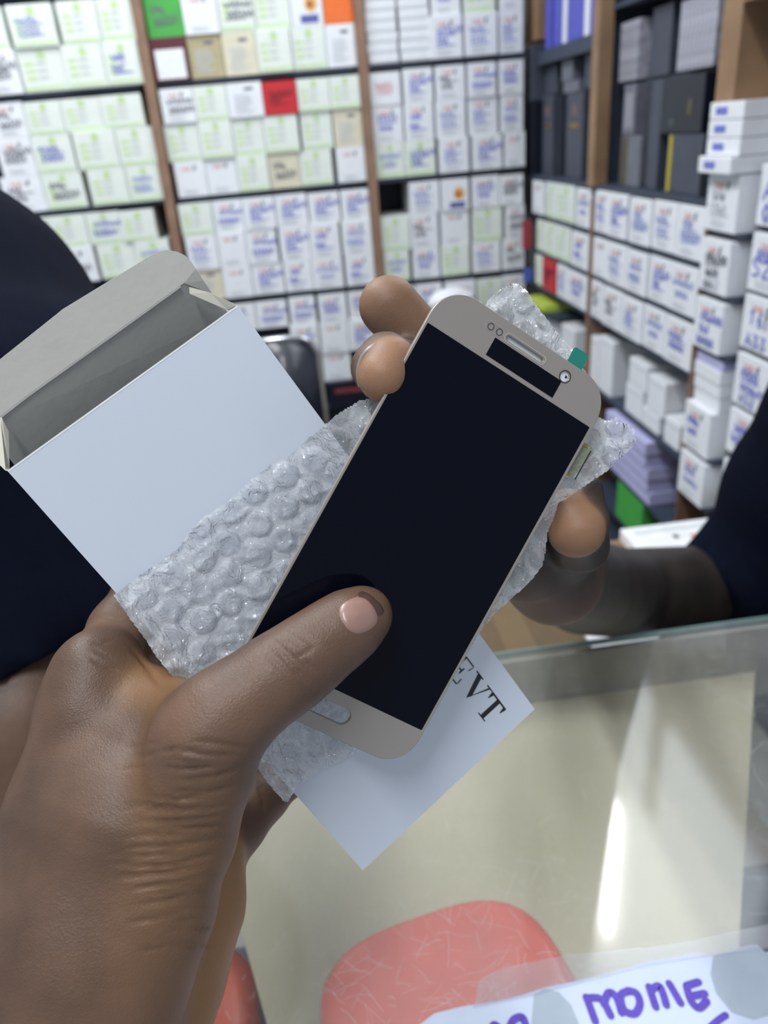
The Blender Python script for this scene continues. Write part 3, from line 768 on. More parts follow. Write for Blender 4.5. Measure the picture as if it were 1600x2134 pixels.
def clear_mat(name, alpha, rough, rgb, tint=(.97, .98, 1.0)):
    M = bpy.data.materials.new(name); M.use_nodes = True
    nt = M.node_tree; N = nt.nodes; Lk = nt.links; N.remove(N['Principled BSDF'])
    tr = N.new('ShaderNodeBsdfTransparent'); tr.inputs['Color'].default_value = tint + (1,)
    gl = N.new('ShaderNodeBsdfGlossy'); gl.inputs['Roughness'].default_value = rough
    fr = two_sided_fresnel(nt, 1.5)
    df = N.new('ShaderNodeBsdfDiffuse'); df.inputs['Color'].default_value = lin(rgb) + (1,)
    tl = N.new('ShaderNodeBsdfTranslucent'); tl.inputs['Color'].default_value = lin(rgb) + (1,)
    md = N.new('ShaderNodeMixShader'); md.inputs[0].default_value = .4; Lk.new(df.outputs[0], md.inputs[1]); Lk.new(tl.outputs[0], md.inputs[2])
    m1 = N.new('ShaderNodeMixShader'); m1.inputs[0].default_value = alpha; Lk.new(tr.outputs[0], m1.inputs[1]); Lk.new(md.outputs[0], m1.inputs[2])
    m2 = N.new('ShaderNodeMixShader'); Lk.new(fr.outputs[0], m2.inputs[0]); Lk.new(m1.outputs[0], m2.inputs[1]); Lk.new(gl.outputs[0], m2.inputs[2])
    Lk.new(m2.outputs[0], N['Material Output'].inputs['Surface'])
    return M
ZG = 0.95
gc = empty('glass_counter', (0.05, 0.35, 0.0))
tag(gc, 'scratched glass-topped shop counter with cream inner board, below the hands', 'counter')
gt_ = box_obj('glass_top', (0.05, 0.334, ZG - .003), (1.5, 0.470, .006), glass, gc)
gt_['label'] = 'scratched clear glass top'
scr = mat('scratch_white', (206, 210, 212), .6)
bm = bmesh.new(); rs_ = random.Random(11)
for k in range(620):
    if rs_.random() < .55: x, y = rs_.gauss(.05, .07), rs_.gauss(.25, .05)
    elif rs_.random() < .5: x, y = rs_.gauss(.26, .05), rs_.gauss(.36, .09)
    else: x, y = rs_.uniform(-.2, .42), rs_.uniform(.13, .55)
    y = min(.56, max(.115, y)); a = rs_.uniform(0, PI); L_ = rs_.uniform(.003, .022); c_ = rs_.uniform(-.5, .5)
    P = []
    for i in range(5):
        t = (i / 4 - .5) * L_; b_ = a + c_ * i / 4
        P.append((x - .05 + t * math.cos(b_), min(.565, y + t * math.sin(b_)) - .35))
    ribbon(bm, P, rs_.uniform(.00006, .00016), (0, 0, ZG + .00008), (1, 0, 0), (0, 1, 0), cap=False)
so = link('scratches', bm_mesh(bm), scr, gc); so['kind'] = 'stuff'
cream_board = mat('cream_board', (192, 184, 160), 0.5, vary=0.05, scale=8)
box_obj('glass_edge', (0.05, 0.5697, ZG - .003), (1.5, .0012, .006), mat('green_glass_edge', (120, 150, 150), .2), gc)
ZB = .89
def along(p, q, y): return p[0] + (q[0] - p[0]) * (y - p[1]) / (q[1] - p[1])
pr, qr = onZ(1570, 1450, ZB), onZ(1540, 1960, ZB); pl, ql = onZ(478, 1850, ZB), onZ(556, 2134, ZB)
bd = [(along(pl, ql, .12), .12), (along(pr, qr, .12), .12), (along(pr, qr, .562), .562), (along(pl, ql, .562), .562)]
me = mesh_from([(x, y, z) for z in (ZB, ZB - .01) for x, y in bd], [(0, 1, 2, 3), (7, 6, 5, 4), (0, 4, 5, 1), (1, 5, 6, 2), (2, 6, 7, 3), (3, 7, 4, 0)])
me.transform(Matrix.Translation((-.05, -.35, 0))); link('inner_board', me, cream_board, gc)
box_obj('back_rail', (.05, .565, .90), (1.46, .005, .086), mat('grey_rail', (150, 148, 140), .5), gc)
box_obj('inner_floor', (0.05, 0.33, .60), (1.49, .45, .012), mat('navy_liner', (44, 52, 76), .6), gc)
box_obj('side_panel', (-.69, .334, .47), (.02, .46, .944), tan_wood, gc); box_obj('side_panel', (.79, .334, .47), (.02, .46, .944), tan_wood, gc)
box_obj('front_panel', (0.05, .108, .45), (1.46, .018, .90), tan_wood, gc); box_obj('base_panel', (0.05, .334, .05), (1.46, .43, .1), tan_wood, gc)
box_obj('front_rail', (0.05, .108, .922), (1.46, .018, .044), mat('pale_rail', (200, 204, 206), .5), gc)

# red plastic tubs under the glass
red_plastic = mat('red_plastic', (230, 112, 100), 0.25, coat=0.4)
def tub(name, cx, cy, sx, sy, zb, h, M, label, ang=0.0, pw=3.2):
    bm = bmesh.new(); rings = []
    n = 48
    for s, z in ((.86, 0), (.97, h * .45), (1.0, h * .75), (.985, h * .88), (.95, h * .96), (.88, h), (.5, h * 1.03), (.12, h * 1.035)):
        r = []
        for k in range(n):
            t = 2 * PI * k / n; c, d = math.cos(t), math.sin(t)
            q = (abs(c) ** pw + abs(d) ** pw) ** (-1 / pw)
            r.append(bm.verts.new((sx * s * q * c, sy * s * q * d, z)))
        rings.append(r)
    for a, b_ in zip(rings, rings[1:]):
        for k in range(n): bm.faces.new((a[k], a[(k + 1) % n], b_[(k + 1) % n], b_[k]))
    bm.faces.new(rings[-1]); bm.faces.new(rings[0][::-1])
    o = link(name, bm_mesh(bm, True), M); o.location = (cx, cy, zb); o.rotation_euler = (0, 0, ang)
    tag(o, label, 'tub', 'red plastic tubs inside the counter')
    bm = bmesh.new()
    a = [Vector((sx * .70 * math.cos(2 * PI * k / 40), sy * .70 * math.sin(2 * PI * k / 40), h * 1.012)) for k in range(41)]
    for r_ in (0,):
        for i in range(40):
            p, q = a[i], a[i + 1]; bm.faces.new([bm.verts.new(v) for v in (p * 1, q * 1, Vector((q.x * 1.06, q.y * 1.06, q.z - h * .002)), Vector((p.x * 1.06, p.y * 1.06, p.z - h * .002)))])
    rim = link('rim_ridge', bm_mesh(bm, True), M, o)
    return o
tub('plastic_tub', .036, .272, .080, .070, ZB, .030, red_plastic, 'large red plastic tub with rounded corners, seen through the counter glass', .2)
pc = onZ(452, 2110, .866)
tub('plastic_tub', pc[0], pc[1], .030, .050, .606, .26, mat('orange_plastic', (214, 92, 66), .35), 'orange-red plastic tub at the left, beside the wrist, under the glass', .12)

# paper strip with marker writing, stuck on the glass, and clear tape
paper = mat('pale_blue_paper', (196, 206, 226), .7, vary=.03, scale=30)
patchm = mat('grey_blue_paint', (160, 172, 186), .6)
ZP = ZG + .0004
def onP(pts, z): return [onZ(x, y, z) for x, y in pts]
def sheet(name, pts, z, M, parent=None, th=.0003):
    V = onP(pts, z); n = len(V)
    B = [v - np.array([0, 0, th]) for v in V]
    off = np.array(parent.location) if parent else np.zeros(3)
    F = [tuple(range(n - 1, -1, -1)) if False else tuple(range(n)), tuple(range(2 * n - 1, n - 1, -1))] + [(i, n + i, n + (i + 1) % n, (i + 1) % n) for i in range(n)]
    bm = bmesh.new(); vv = [bm.verts.new(v - off) for v in V + B]
    for f in F: bm.faces.new([vv[i] for i in f])
    bmesh.ops.recalc_face_normals(bm, faces=bm.faces)
    return link(name, bm_mesh(bm), M, parent)
top = [(860, 2146), (905, 2112), (960, 2098), (1040, 2086), (1090, 2073), (1135, 2058), (1200, 2045), (1255, 2032), (1300, 2019), (1345, 2006), (1400, 1996), (1450, 1986), (1480, 1990), (1530, 1978), (1575, 1968), (1596, 1985), (1680, 1960)]
ps = empty('paper_sign', tuple(onZ(1300, 2100, ZG + .0002)))
tag(ps, 'pale blue paper strip with purple marker letters, taped along the counter glass', 'paper sign')
sheet('paper', top + [(1750, 2300), (1500, 2420), (1000, 2420), (830, 2300)], ZP + .0004, paper, ps)
sheet('grey_patch', [(1112, 2072), (1135, 2060), (1165, 2068), (1190, 2095), (1205, 2130), (1215, 2200), (1100, 2200), (1108, 2120)], ZP + .0006, patchm, ps, .0002)
sheet('grey_patch', [(1486, 1992), (1530, 1980), (1574, 1970), (1620, 2000), (1640, 2060), (1620, 2110), (1570, 2125), (1525, 2110), (1492, 2070), (1480, 2030)], ZP + .0006, patchm, ps, .0002)
def stroke_px(name, lines, w, z, M, parent):
    bm = bmesh.new(); off = np.array(parent.location)
    for L in lines:
        P = [onZ(x, y, z) - off for x, y in smooth_line(L, 5)]
        ribbon(bm, [p[:2] for p in P], w, (0, 0, P[0][2]), (1, 0, 0), (0, 1, 0))
    return link(name, bm_mesh(bm), M, parent)
LET = {'M': [[(1240, 2128), (1226, 2090), (1221, 2078)], [(1223, 2080), (1252, 2082), (1272, 2116)], [(1258, 2092), (1268, 2068), (1284, 2078), (1295, 2110)]],
       'O': [[(1312, 2064), (1293, 2074), (1300, 2104), (1322, 2112), (1333, 2092), (1326, 2070), (1308, 2064)]],
       'N': [[(1352, 2056), (1366, 2098)], [(1355, 2064), (1372, 2054), (1381, 2070), (1388, 2094)]],
       'I': [[(1394, 2049), (1418, 2090)]],
       'E': [[(1430, 2056), (1440, 2086), (1456, 2100), (1472, 2086)], [(1430, 2054), (1455, 2046)], [(1440, 2076), (1468, 2070)]]}
for ch_, L in LET.items(): stroke_px('marker_letter', L, .0042, ZP + .0009, purple_ink, ps)
stroke_px('marker_letter', [[(1060, 2146), (1070, 2125), (1088, 2120), (1096, 2140)]], .0042, ZP + .0009, purple_ink, ps)
stroke_px('marker_letter', [[(1018, 2150), (1028, 2134), (1040, 2140)]], .0032, ZP + .0009, purple_ink, ps)
stroke_px('marker_letter', [[(1478, 2142), (1496, 2126), (1512, 2115)]], .0034, ZP + .0009, purple_ink, ps)
tp = sheet('clear_tape', [(1000, 2040), (1060, 2014), (1180, 1990), (1400, 1968), (1700, 1905), (1720, 1950), (1596, 1976), (1480, 1990), (1340, 2012), (1200, 2050), (1100, 2076), (985, 2100)], ZP + .0013, clear_mat('clear_tape', .16, .2, (225, 225, 228)), None, .0002)
tag(tp, 'strip of bubbled clear tape along the top of the paper sign', 'tape')

# behind the counter, at the far right under the sleeve
wt = slab('flat_box', ((.452 + .604) / 2, .935, .790), (.152, .19, .020), mat('bright_white_card', (246, 247, 248), .4), 'bright white flat box with red print lying behind the counter beside the dark sleeve', 'box', bev=.002,
          parts=[('printed_mark', (.035, .045, .0102), (.035, .012, .0006), mat('pink_ink', (226, 150, 150), .6)), ('printed_arrow', (-.004, .050, .0102), (.008, .010, .0006), black_ink), ('printed_panel', (.0, .075, .0101), (.12, .012, .0005), mat('faint_grey', (216, 222, 222), .6))])
lt = empty('side_table', (.52, .90, 0)); tag(lt, 'low wooden table behind the counter under the white flat box', 'table')
box_obj('tabletop', (.515, .93, .770), (.17, .20, .02), tan_wood, lt)
for sx in (-1, 1):
    for sy in (-1, 1): box_obj('leg', (.515 + sx * .065, .93 + sy * .08, .38), (.03, .03, .76), tan_wood, lt)
cb = slab('cardboard_box', (.215, .76, .40), (.17, .22, .80), mat('dim_cardboard', (96, 78, 54), .7), 'tall brown cardboard box behind the counter under the dark forearm', 'box', bev=.003, parts=[('packing_tape', (0, 0, .4003), (.04, .218, .0006), mat('tan_tape', (112, 92, 66), .4))])
slab('plain_box', (.352, .75, .395), (.09, .16, .79), white, 'upright white box behind the counter beside the brown cardboard box', 'box', bev=.002)
# ------------------------------------------------------------------ phone screen assembly
MP = np.array([[0.7945963, -0.5874944, -0.1531895], [-0.0642263, -0.3322352, 0.9410073], [-0.6037315, -0.7378821, -0.3017255]])
TP = np.array([0.0436505, 0.2388661, 1.3565469]); WP, HP = 0.0665, 0.1434
MC = np.array([[0.8386763, 0.4906229, -0.2364556], [0.3596163, -0.1728036, 0.9169597], [0.4090210, -0.8540656, -0.3213623]])
TC = np.array([-0.0967334, 0.2235459, 1.3171251]); WC, HC = 0.0880, 0.186
def plane_depth(M, T, px, py, w=0.0):
    n = M[:, 2]; r = ray(px, py); return float(((T + n * w - CAM) @ n) / (r @ n))
def local(M, T, px, py, w=0.0):
    return M.T @ (CAM + ray(px, py) * plane_depth(M, T, px, py, w) - T)
ph = empty('phone_screen', TP, MP)
tag(ph, 'gold-framed phone screen with black display, held in front of bubble wrap', 'phone screen')
gold_frame = mat('gold_glass', (154, 147, 140), 0.34, metal=0.25, vary=0.015, scale=30, coat=0.3)
glass_black = mat('black_display', (2, 6, 20), 0.06, vary=0.0, spec=0.14)
mm = 0.001
slot = rrect(25.0*mm, 3.2*mm, 40.2*mm, 5.4*mm, 1.09*mm)
home = rrect(26.0*mm, 133.1*mm, 42.0*mm, 139.2*mm, 3.04*mm)
camh = circle(49.2*mm, 4.6*mm, 1.9*mm)
plate('front_glass', rrect(0, 0, WP, HP, 11.0*mm, 16), [slot, home, camh], -0.0009, 0.0009, gold_frame, ph, bev=0.0003)
plate('display', rrect(0.6*mm, 14.2*mm, 65.6*mm, 129.2*mm, 0.3*mm, 3), [], -0.00105, -0.0008, glass_black, ph)
plate('earpiece_film', rrect(22.0*mm, 6.5*mm, 48.9*mm, 12.7*mm, 0.15*mm, 2), [], -0.00105, -0.0008, glass_black, ph)
ringm = mat('dark_ring', (40, 38, 38), 0.3); pale_gold = mat('pale_gold', (176, 168, 158), 0.35)
for u in (19.0, 22.3):
    plate('sensor_ring', circle(u*mm, 4.35*mm, 1.12*mm), [circle(u*mm, 4.35*mm, 0.95*mm)], -0.00105, -0.0008, ringm, ph)
plate('sensor_window', rrect(16.9*mm, 2.9*mm, 24.1*mm, 5.8*mm, 1.4*mm), [rrect(17.05*mm, 3.05*mm, 23.95*mm, 5.65*mm, 1.28*mm)], -0.00102, -0.0008, pale_gold, ph)
plate('earpiece_rim', rrect(24.4*mm, 2.7*mm, 40.8*mm, 5.9*mm, 1.5*mm), [rrect(24.75*mm, 3.0*mm, 40.45*mm, 5.6*mm, 1.25*mm)], -0.00102, -0.0008, pale_gold, ph)
plate('camera_ring', circle(49.2*mm, 4.6*mm, 2.12*mm), [circle(49.2*mm, 4.6*mm, 1.86*mm)], -0.00106, -0.0008, ringm, ph)
cw = plate('camera_window', circle(49.2*mm, 4.6*mm, 1.85*mm), [], -0.0003, 0.0002, mat('frosted_white', (226, 230, 234), 0.3), ph)
plate('film_speck', [(49.4*mm, 3.9*mm), (50.4*mm, 4.3*mm), (49.6*mm, 4.9*mm)], [], -0.0006, -0.0003, black_ink, ph)
steel = mat('steel_edge', (190, 186, 182), 0.25, metal=0.8)
plate('steel_back', rrect(0.7*mm, 0.7*mm, WP - 0.7*mm, HP - 0.7*mm, 10.4*mm, 16), [rrect(24.0*mm, 2.6*mm, 41.2*mm, 6.0*mm, 1.5*mm), rrect(25.4*mm, 132.5*mm, 42.6*mm, 139.8*mm, 3.5*mm)], 0.0009, 0.0014, steel, ph)
plate('earpiece_mesh', slot, [], 0.0004, 0.0007, mat('silver_mesh', (208, 212, 216), 0.35, vary=.2, scale=2500), ph)
fx = plate('flex_cable', [(65.4*mm, 19.2*mm), (71.0*mm, 18.6*mm), (72.6*mm, 20.2*mm), (70.4*mm, 30.8*mm), (65.8*mm, 31.6*mm)], [], 0.0014, 0.0018, mat('flex_green', (132, 136, 116), 0.4, vary=0.2, scale=900), ph)
bm = bmesh.new()
for k in range(9): bm_box(bm, (67.3*mm, (20.0 + k * 1.3)*mm, 0.0013), (0.5*mm, 0.6*mm, 0.3*mm))
bm_box(bm, (68.0*mm, 30.9*mm, 0.0013), (2.0*mm, 0.9*mm, 0.3*mm)); bm_box(bm, (68.2*mm, 19.6*mm, 0.0013), (2.4*mm, 0.7*mm, 0.3*mm))
link('gold_contact', bm_mesh(bm), gold, fx)
bm = bmesh.new(); bm_box(bm, (71.4*mm, 25.6*mm, 0.00135), (0.35*mm, 11.0*mm, 0.25*mm), R=Matrix.Rotation(0.0, 3, 'Z')); link('dark_edge', bm_mesh(bm), dark_case, fx)
pt = plate('pull_tab', rrect(48.3*mm, -6.8*mm, 54.3*mm, 3.0*mm, 1.2*mm), [], 0.0015, 0.0017, mat('teal_plastic', (22, 128, 112), 0.45), ph)
pt.rotation_euler = (math.radians(-6), 0, 0)

# ------------------------------------------------------------------ white carton with its lid open
ca = empty('phone_carton', TC, MC)
tag(ca, 'large white carton held open in the left hand behind the phone, printed EVT', 'carton')
TH = 0.020
def panel(name, P4, th, M, parent, inset=None):
    """A card panel between 3-D corner points, th thick (away from the viewer)."""
    P4 = [np.array(p, float) for p in P4]
    n = np.cross(P4[1] - P4[0], P4[2] - P4[0]); n /= np.linalg.norm(n)
    if n[2] < 0: n = -n
    V = P4 + [p + n * th for p in P4]; k = len(P4)
    bm = bmesh.new(); vv = [bm.verts.new(v) for v in V]
    bm.faces.new(vv[:k]); bm.faces.new(vv[k:][::-1])
    for i in range(k): bm.faces.new((vv[i], vv[k + i], vv[k + (i + 1) % k], vv[(i + 1) % k]))
    bmesh.ops.recalc_face_normals(bm, faces=bm.faces)
    return link(name, bm_mesh(bm), M, parent)
t0 = 0.0005
panel('front_panel', [(0, 0, 0), (WC, 0, 0), (WC, HC, 0), (0, HC, 0)], t0, carton_out, ca)
panel('back_panel', [(0, 0, TH), (WC, 0, TH), (WC, HC, TH), (0, HC, TH)], t0, carton_in, ca)
for u in (0.0, WC - t0):
    bm = bmesh.new(); bm_box(bm, (u + t0 / 2, HC / 2, TH / 2 + t0 / 2), (t0, HC, TH - t0)); link('side_panel', bm_mesh(bm), carton_out, ca)
bm = bmesh.new(); bm_box(bm, (WC / 2, HC - t0 / 2, TH / 2 + t0 / 2), (WC - 2 * t0, t0, TH - t0)); link('bottom_panel', bm_mesh(bm), carton_out, ca)
bm = bmesh.new()
bm_box(bm, (WC / 2, 0.0003, 0.0003), (WC, 0.0005, 0.0008)); link('cut_edge', bm_mesh(bm), mat('raw_card_edge', (238, 238, 232), .8), ca)
# lid panel rises from the back edge to a crease, then the tuck flap with round corners
cL, cR = local(MC, TC, -25, 893, 0.0115), local(MC, TC, 383, 590, 0.0115)
bL, bR = np.array([0.0, 0, TH]), np.array([WC, 0, TH])
dirc = (cR - cL); ext = local(MC, TC, 443, 612, 0.016)
panel('lid_panel', [bL, bR, ext, cR, cL], t0, carton_in, ca)
fl = [(443, 613), (424, 585), (408, 560), (398, 545), (385, 532), (368, 524), (348, 521), (330, 525), (310, 535), (130, 645), (118, 655), (0, 749), (-70, 797), (-100, 850), (-60, 920)]
Fp = [local(MC, TC, x, y, 0.0115 - 0.010 * 0) for x, y in fl]
flat = [local(MC, TC, -25, 893, 0.0113), local(MC, TC, 383, 590, 0.0113)]
me_pts = [np.array([p[0], p[1], 0.0113 + 0.0 ]) for p in Fp]
# tilt of the flap about the crease, outer edge towards the back
a0, a1 = flat; ed = (a1 - a0) / np.linalg.norm(a1 - a0)
def tiltpt(px, py, s=0.25):
    p = local(MC, TC, px, py, 0.0113)
    nrm2 = np.array([ed[1], -ed[0]]); dd = abs(float((p - a0)[:2] @ nrm2))
    return local(MC, TC, px, py, 0.0113 + dd * s)
panel('tuck_flap', [a0, a1] + [tiltpt(x, y) for x, y in fl], t0, carton_in, ca)
bm = bmesh.new(); P_ = [local(MC, TC, *p, 0.0110) for p in ((-25, 890), (60, 824), (180, 738), (300, 652), (376, 597))]
for i in range(len(P_) - 1):
    a, b_ = Vector(P_[i]), Vector(P_[i + 1]); d_ = (b_ - a)
    bm_box(bm, tuple((a + b_) / 2), (d_.length, .0007, .0007), R=d_.to_track_quat('X', 'Z').to_matrix())
link('lid_crease', bm_mesh(bm), carton_in, ca)
panel('dust_flap', [(WC, 0, 0.0005), local(MC, TC, 473, 646, 0.004), local(MC, TC, 452, 632, 0.008), local(MC, TC, 395, 612, 0.010), local(MC, TC, 394, 598, 0.010), local(MC, TC, 438, 610, 0.006)], t0, mat('card_cream_side', (198, 194, 178), .7), ca)
panel('dust_flap', [(0, 0, 0.0005), local(MC, TC, 20, 975, 0.004), local(MC, TC, 18, 900, 0.009), local(MC, TC, 4, 870, 0.009), local(MC, TC, -6, 960, 0.004)], t0, mat('card_cream_side', (198, 194, 178), .7), ca)
# serif letters, read along the long side with their tops to the right-hand edge
SER = {'T': [[(.40, 0.02), (.60, .02), (.60, 1), (.40, 1)], [(.26, 0), (.74, 0), (.74, .045), (.26, .045)], [(0, .93), (1, .93), (1, 1), (0, 1)], [(0, .93), (.055, .70), (.09, .70), (.15, .93)], [(1, .93), (.945, .70), (.91, .70), (.85, .93)]],
       'V': [[(.10, .97), (.32, .97), (.60, .22), (.50, 0)], [(.50, 0), (.55, .16), (.83, .97), (.90, .97)], [(0, .95), (.42, .95), (.42, 1), (0, 1)], [(.70, .95), (1.02, .95), (1.02, 1), (.70, 1)]],
       'E': [[(.12, 0), (.34, 0), (.34, 1), (.12, 1)], [(0, .95), (.85, .95), (.85, 1), (0, 1)], [(0, 0), (.9, 0), (.9, .05), (0, .05)], [(.3, .47), (.62, .47), (.62, .53), (.3, .53)], [(.58, .36), (.64, .36), (.64, .64), (.58, .64)], [(.85, .95), (.80, .72), (.845, .72), (.87, .95)], [(.9, .05), (.86, .30), (.905, .30), (.94, .05)]]}
for ch_, v0, wd in (('E', 147.0, 9.0), ('V', 156.8, 10.6), ('T', 167.8, 9.6)):
    bm = bmesh.new()
    for P in SER[ch_]:
        f = bm.faces.new([bm.verts.new(((69.3 + 9.6 * y) * mm, (v0 + wd * x) * mm, -0.00015)) for x, y in P])
    link('printed_letter', bm_mesh(bm), black_ink, ca)

# ------------------------------------------------------------------ bubble wrap between phone and carton
def wrap_mat():
    M = bpy.data.materials.new('bubble_film'); M.use_nodes = True
    nt = M.node_tree; N = nt.nodes; Lk = nt.links; N.remove(N['Principled BSDF'])
    tc = N.new('ShaderNodeTexCoord'); nz = N.new('ShaderNodeTexNoise'); nz.inputs['Scale'].default_value = 260; nz.inputs['Detail'].default_value = 3; nz.inputs['Distortion'].default_value = 2.2
    Lk.new(tc.outputs['Object'], nz.inputs['Vector'])
    bp = N.new('ShaderNodeBump'); bp.inputs['Strength'].default_value = 1.0; bp.inputs['Distance'].default_value = .0026; Lk.new(nz.outputs['Fac'], bp.inputs['Height'])
    tr = N.new('ShaderNodeBsdfTransparent'); tr.inputs['Color'].default_value = (.96, .97, .98, 1)
    gl = N.new('ShaderNodeBsdfGlossy'); gl.inputs['Roughness'].default_value = .06; Lk.new(bp.outputs[0], gl.inputs['Normal'])
    fr = two_sided_fresnel(nt, 1.5); Lk.new(bp.outputs[0], fr.inputs['Normal'])
    df = N.new('ShaderNodeBsdfDiffuse'); df.inputs['Color'].default_value = (.93, .95, .98, 1)
    tl = N.new('ShaderNodeBsdfTranslucent'); tl.inputs['Color'].default_value = (.80, .83, .87, 1)
    md = N.new('ShaderNodeMixShader'); md.inputs[0].default_value = .35; Lk.new(df.outputs[0], md.inputs[1]); Lk.new(tl.outputs[0], md.inputs[2])
    n2 = N.new('ShaderNodeTexNoise'); n2.inputs['Scale'].default_value = 90; Lk.new(tc.outputs['Object'], n2.inputs['Vector'])
    mr = N.new('ShaderNodeMapRange'); mr.inputs[1].default_value = .3; mr.inputs[2].default_value = .7; mr.inputs[3].default_value = -.08; mr.inputs[4].default_value = .14; Lk.new(n2.outputs['Fac'], mr.inputs[0])
    wa = N.new('ShaderNodeAttribute'); wa.attribute_name = 'web'; wl = N.new('ShaderNodeMapRange'); wl.inputs[3].default_value = .42; wl.inputs[4].default_value = .64; Lk.new(wa.outputs['Fac'], wl.inputs[0])
    wd = N.new('ShaderNodeMath'); wd.operation = 'ADD'; wd.use_clamp = True; Lk.new(wl.outputs[0], wd.inputs[0]); Lk.new(mr.outputs[0], wd.inputs[1])
    m1 = N.new('ShaderNodeMixShader'); Lk.new(wd.outputs[0], m1.inputs[0]); Lk.new(tr.outputs[0], m1.inputs[1]); Lk.new(md.outputs[0], m1.inputs[2])
    ml = N.new('ShaderNodeMath'); ml.operation = 'MULTIPLY'; ml.inputs[1].default_value = 3.6; ml.use_clamp = True; Lk.new(fr.outputs[0], ml.inputs[0])
    m2 = N.new('ShaderNodeMixShader'); Lk.new(ml.outputs[0], m2.inputs[0]); Lk.new(m1.outputs[0], m2.inputs[1]); Lk.new(gl.outputs[0], m2.inputs[2])
    Lk.new(m2.outputs[0], N['Material Output'].inputs['Surface'])
    return M
film = wrap_mat()
def inside(poly, x, y):
    r = False; n = len(poly)
    for i in range(n):
        (x1, y1), (x2, y2) = poly[i], poly[i - 1]
        if (y1 > y) != (y2 > y) and x < (x2 - x1) * (y - y1) / (y2 - y1) + x1: r = not r
    return r
WRAP = [(235, 1240), (262, 1218), (300, 1190), (340, 1164), (372, 1140), (396, 1104), (424, 1075), (470, 1046), (520, 1000), (560, 968), (600, 950), (640, 912), (680, 880), (706, 858), (728, 846), (746, 834), (790, 825), (860, 760), (960, 660),
        (1005, 637), (1022, 618), (1040, 603), (1062, 590), (1078, 589), (1098, 604), (1128, 648), (1160, 690), (1196, 730), (1222, 775), (1246, 830), (1246, 866), (1262, 876), (1284, 868), (1296, 880), (1316, 884), (1322, 898), (1330, 908), (1322, 930), (1300, 950), (1262, 985), (1222, 1012), (1186, 1036), (1168, 1050), (1155, 1080), (1142, 1110), (1138, 1150), (1132, 1178), (1108, 1210), (1078, 1238), (1040, 1272), (1008, 1306),
        (960, 1390), (880, 1500), (800, 1548), (745, 1570), (700, 1592), (655, 1612), (620, 1640), (600, 1674), (588, 1668), (560, 1636), (540, 1608), (516, 1582), (470, 1530), (420, 1480), (376, 1428), (350, 1400), (322, 1366), (300, 1330), (270, 1290)]
CPOLY = [(18, 983), (493, 632), (1113, 1478), (755, 1815)]
def edge_signed(poly, x, y):
    dmin = 1e9; n = len(poly)
    for i in range(n):
        a = np.array(poly[i - 1], float); b_ = np.array(poly[i], float); p = np.array([x, y], float)
        t = np.clip((p - a) @ (b_ - a) / ((b_ - a) @ (b_ - a)), 0, 1)
        dmin = min(dmin, np.linalg.norm(p - a - t * (b_ - a)))
    return dmin if inside(poly, x, y) else -dmin
bw = empty('bubble_wrap', TP, MP)
tag(bw, 'crinkled clear bubble wrap sheet sandwiched between phone screen and white carton', 'bubble wrap')
STEP = 3.0
xs = np.arange(228, 1340, STEP); ys = np.arange(582, 1684, STEP)
hexb = {}; WEBV = [0.0]; WEBL = []
def bubble(u, v):
    """Height of the bubble pattern at sheet position u, v (mm)."""
    p = 9.9; best = 0.0; dn = 2.0; row0 = round(v / (p * .866))
    for r in (row0 - 1, row0, row0 + 1):
        ox = p / 2 if r % 2 else 0
        c0 = round((u - ox) / p)
        for c in (c0 - 1, c0, c0 + 1):
            key = (r, c)
            if key not in hexb:
                rr = random.Random(r * 977 + c); hexb[key] = (rr.uniform(.2, 1.0), rr.uniform(-.8, .8), rr.uniform(-.8, .8))
            s, dx, dy = hexb[key]
            d = math.hypot(u - (c * p + ox + dx), v - (r * p * .866 + dy)) / 4.2
            dn = min(dn, d)
            if d < 1: best = max(best, s * min(1.0, (1 - d ** 4) * 1.1) )
    WEBV[0] = min(1.0, max(0.0, (dn - .80) / .25))
    return best
V_, gid = [], {}
for j, y in enumerate(ys):
    for i, x in enumerate(xs):
        if not inside(WRAP, x, y): continue
        s = edge_signed(CPOLY, x, y) if not hasattr(edge_signed, 'fast') else 0
        w = np.clip((s + 70) / 150, 0, 1); w = w * w * (3 - 2 * w)
        dph = plane_depth(MP, TP, x, y, 0.0075); dca = plane_depth(MC, TC, x, y) - 0.0028
        q = local(MP, TP, x, y)
        u, v = q[0] * 1000, q[1] * 1000
        cr = noise.noise(Vector((u * .09, v * .09, 3.0))) * .9 + noise.noise(Vector((u * .22, v * .22, 9.0))) * .5
        rid = abs(noise.noise(Vector((u * .16 + 5, v * .16, 1.7)))); cr2 = noise.noise(Vector((u * .6, v * .6, 4.4))) * .25
        off = .0019 * bubble(u, v) + .0007 * cr + .0009 * (0.5 - min(rid * 2.6, 1)) + .0007 * cr2
        far = min(1, max(0, -s / 120)) if s < 0 else 0
        off += far * .004 * noise.noise(Vector((u * .05, v * .05, 21.0)))
        lim = .0024 if s > -20 else .006
        off = max(-.0016, min(off, .0042))
        d = dph * (1 - w) + dca * w
        if s > 0: d = min(d, dca)
        d -= off
        if s > 0: d = min(d, dca + .0022)
        dmin = plane_depth(MP, TP, x, y, 0.0022)
        if 0 < u < 66.5 and 0 < v < 143.4: d = max(d, dmin)
        WEBL.append(WEBV[0]); gid[(i, j)] = len(V_)
        V_.append(MP.T @ (U(x, y, d) - TP))
Fw = []
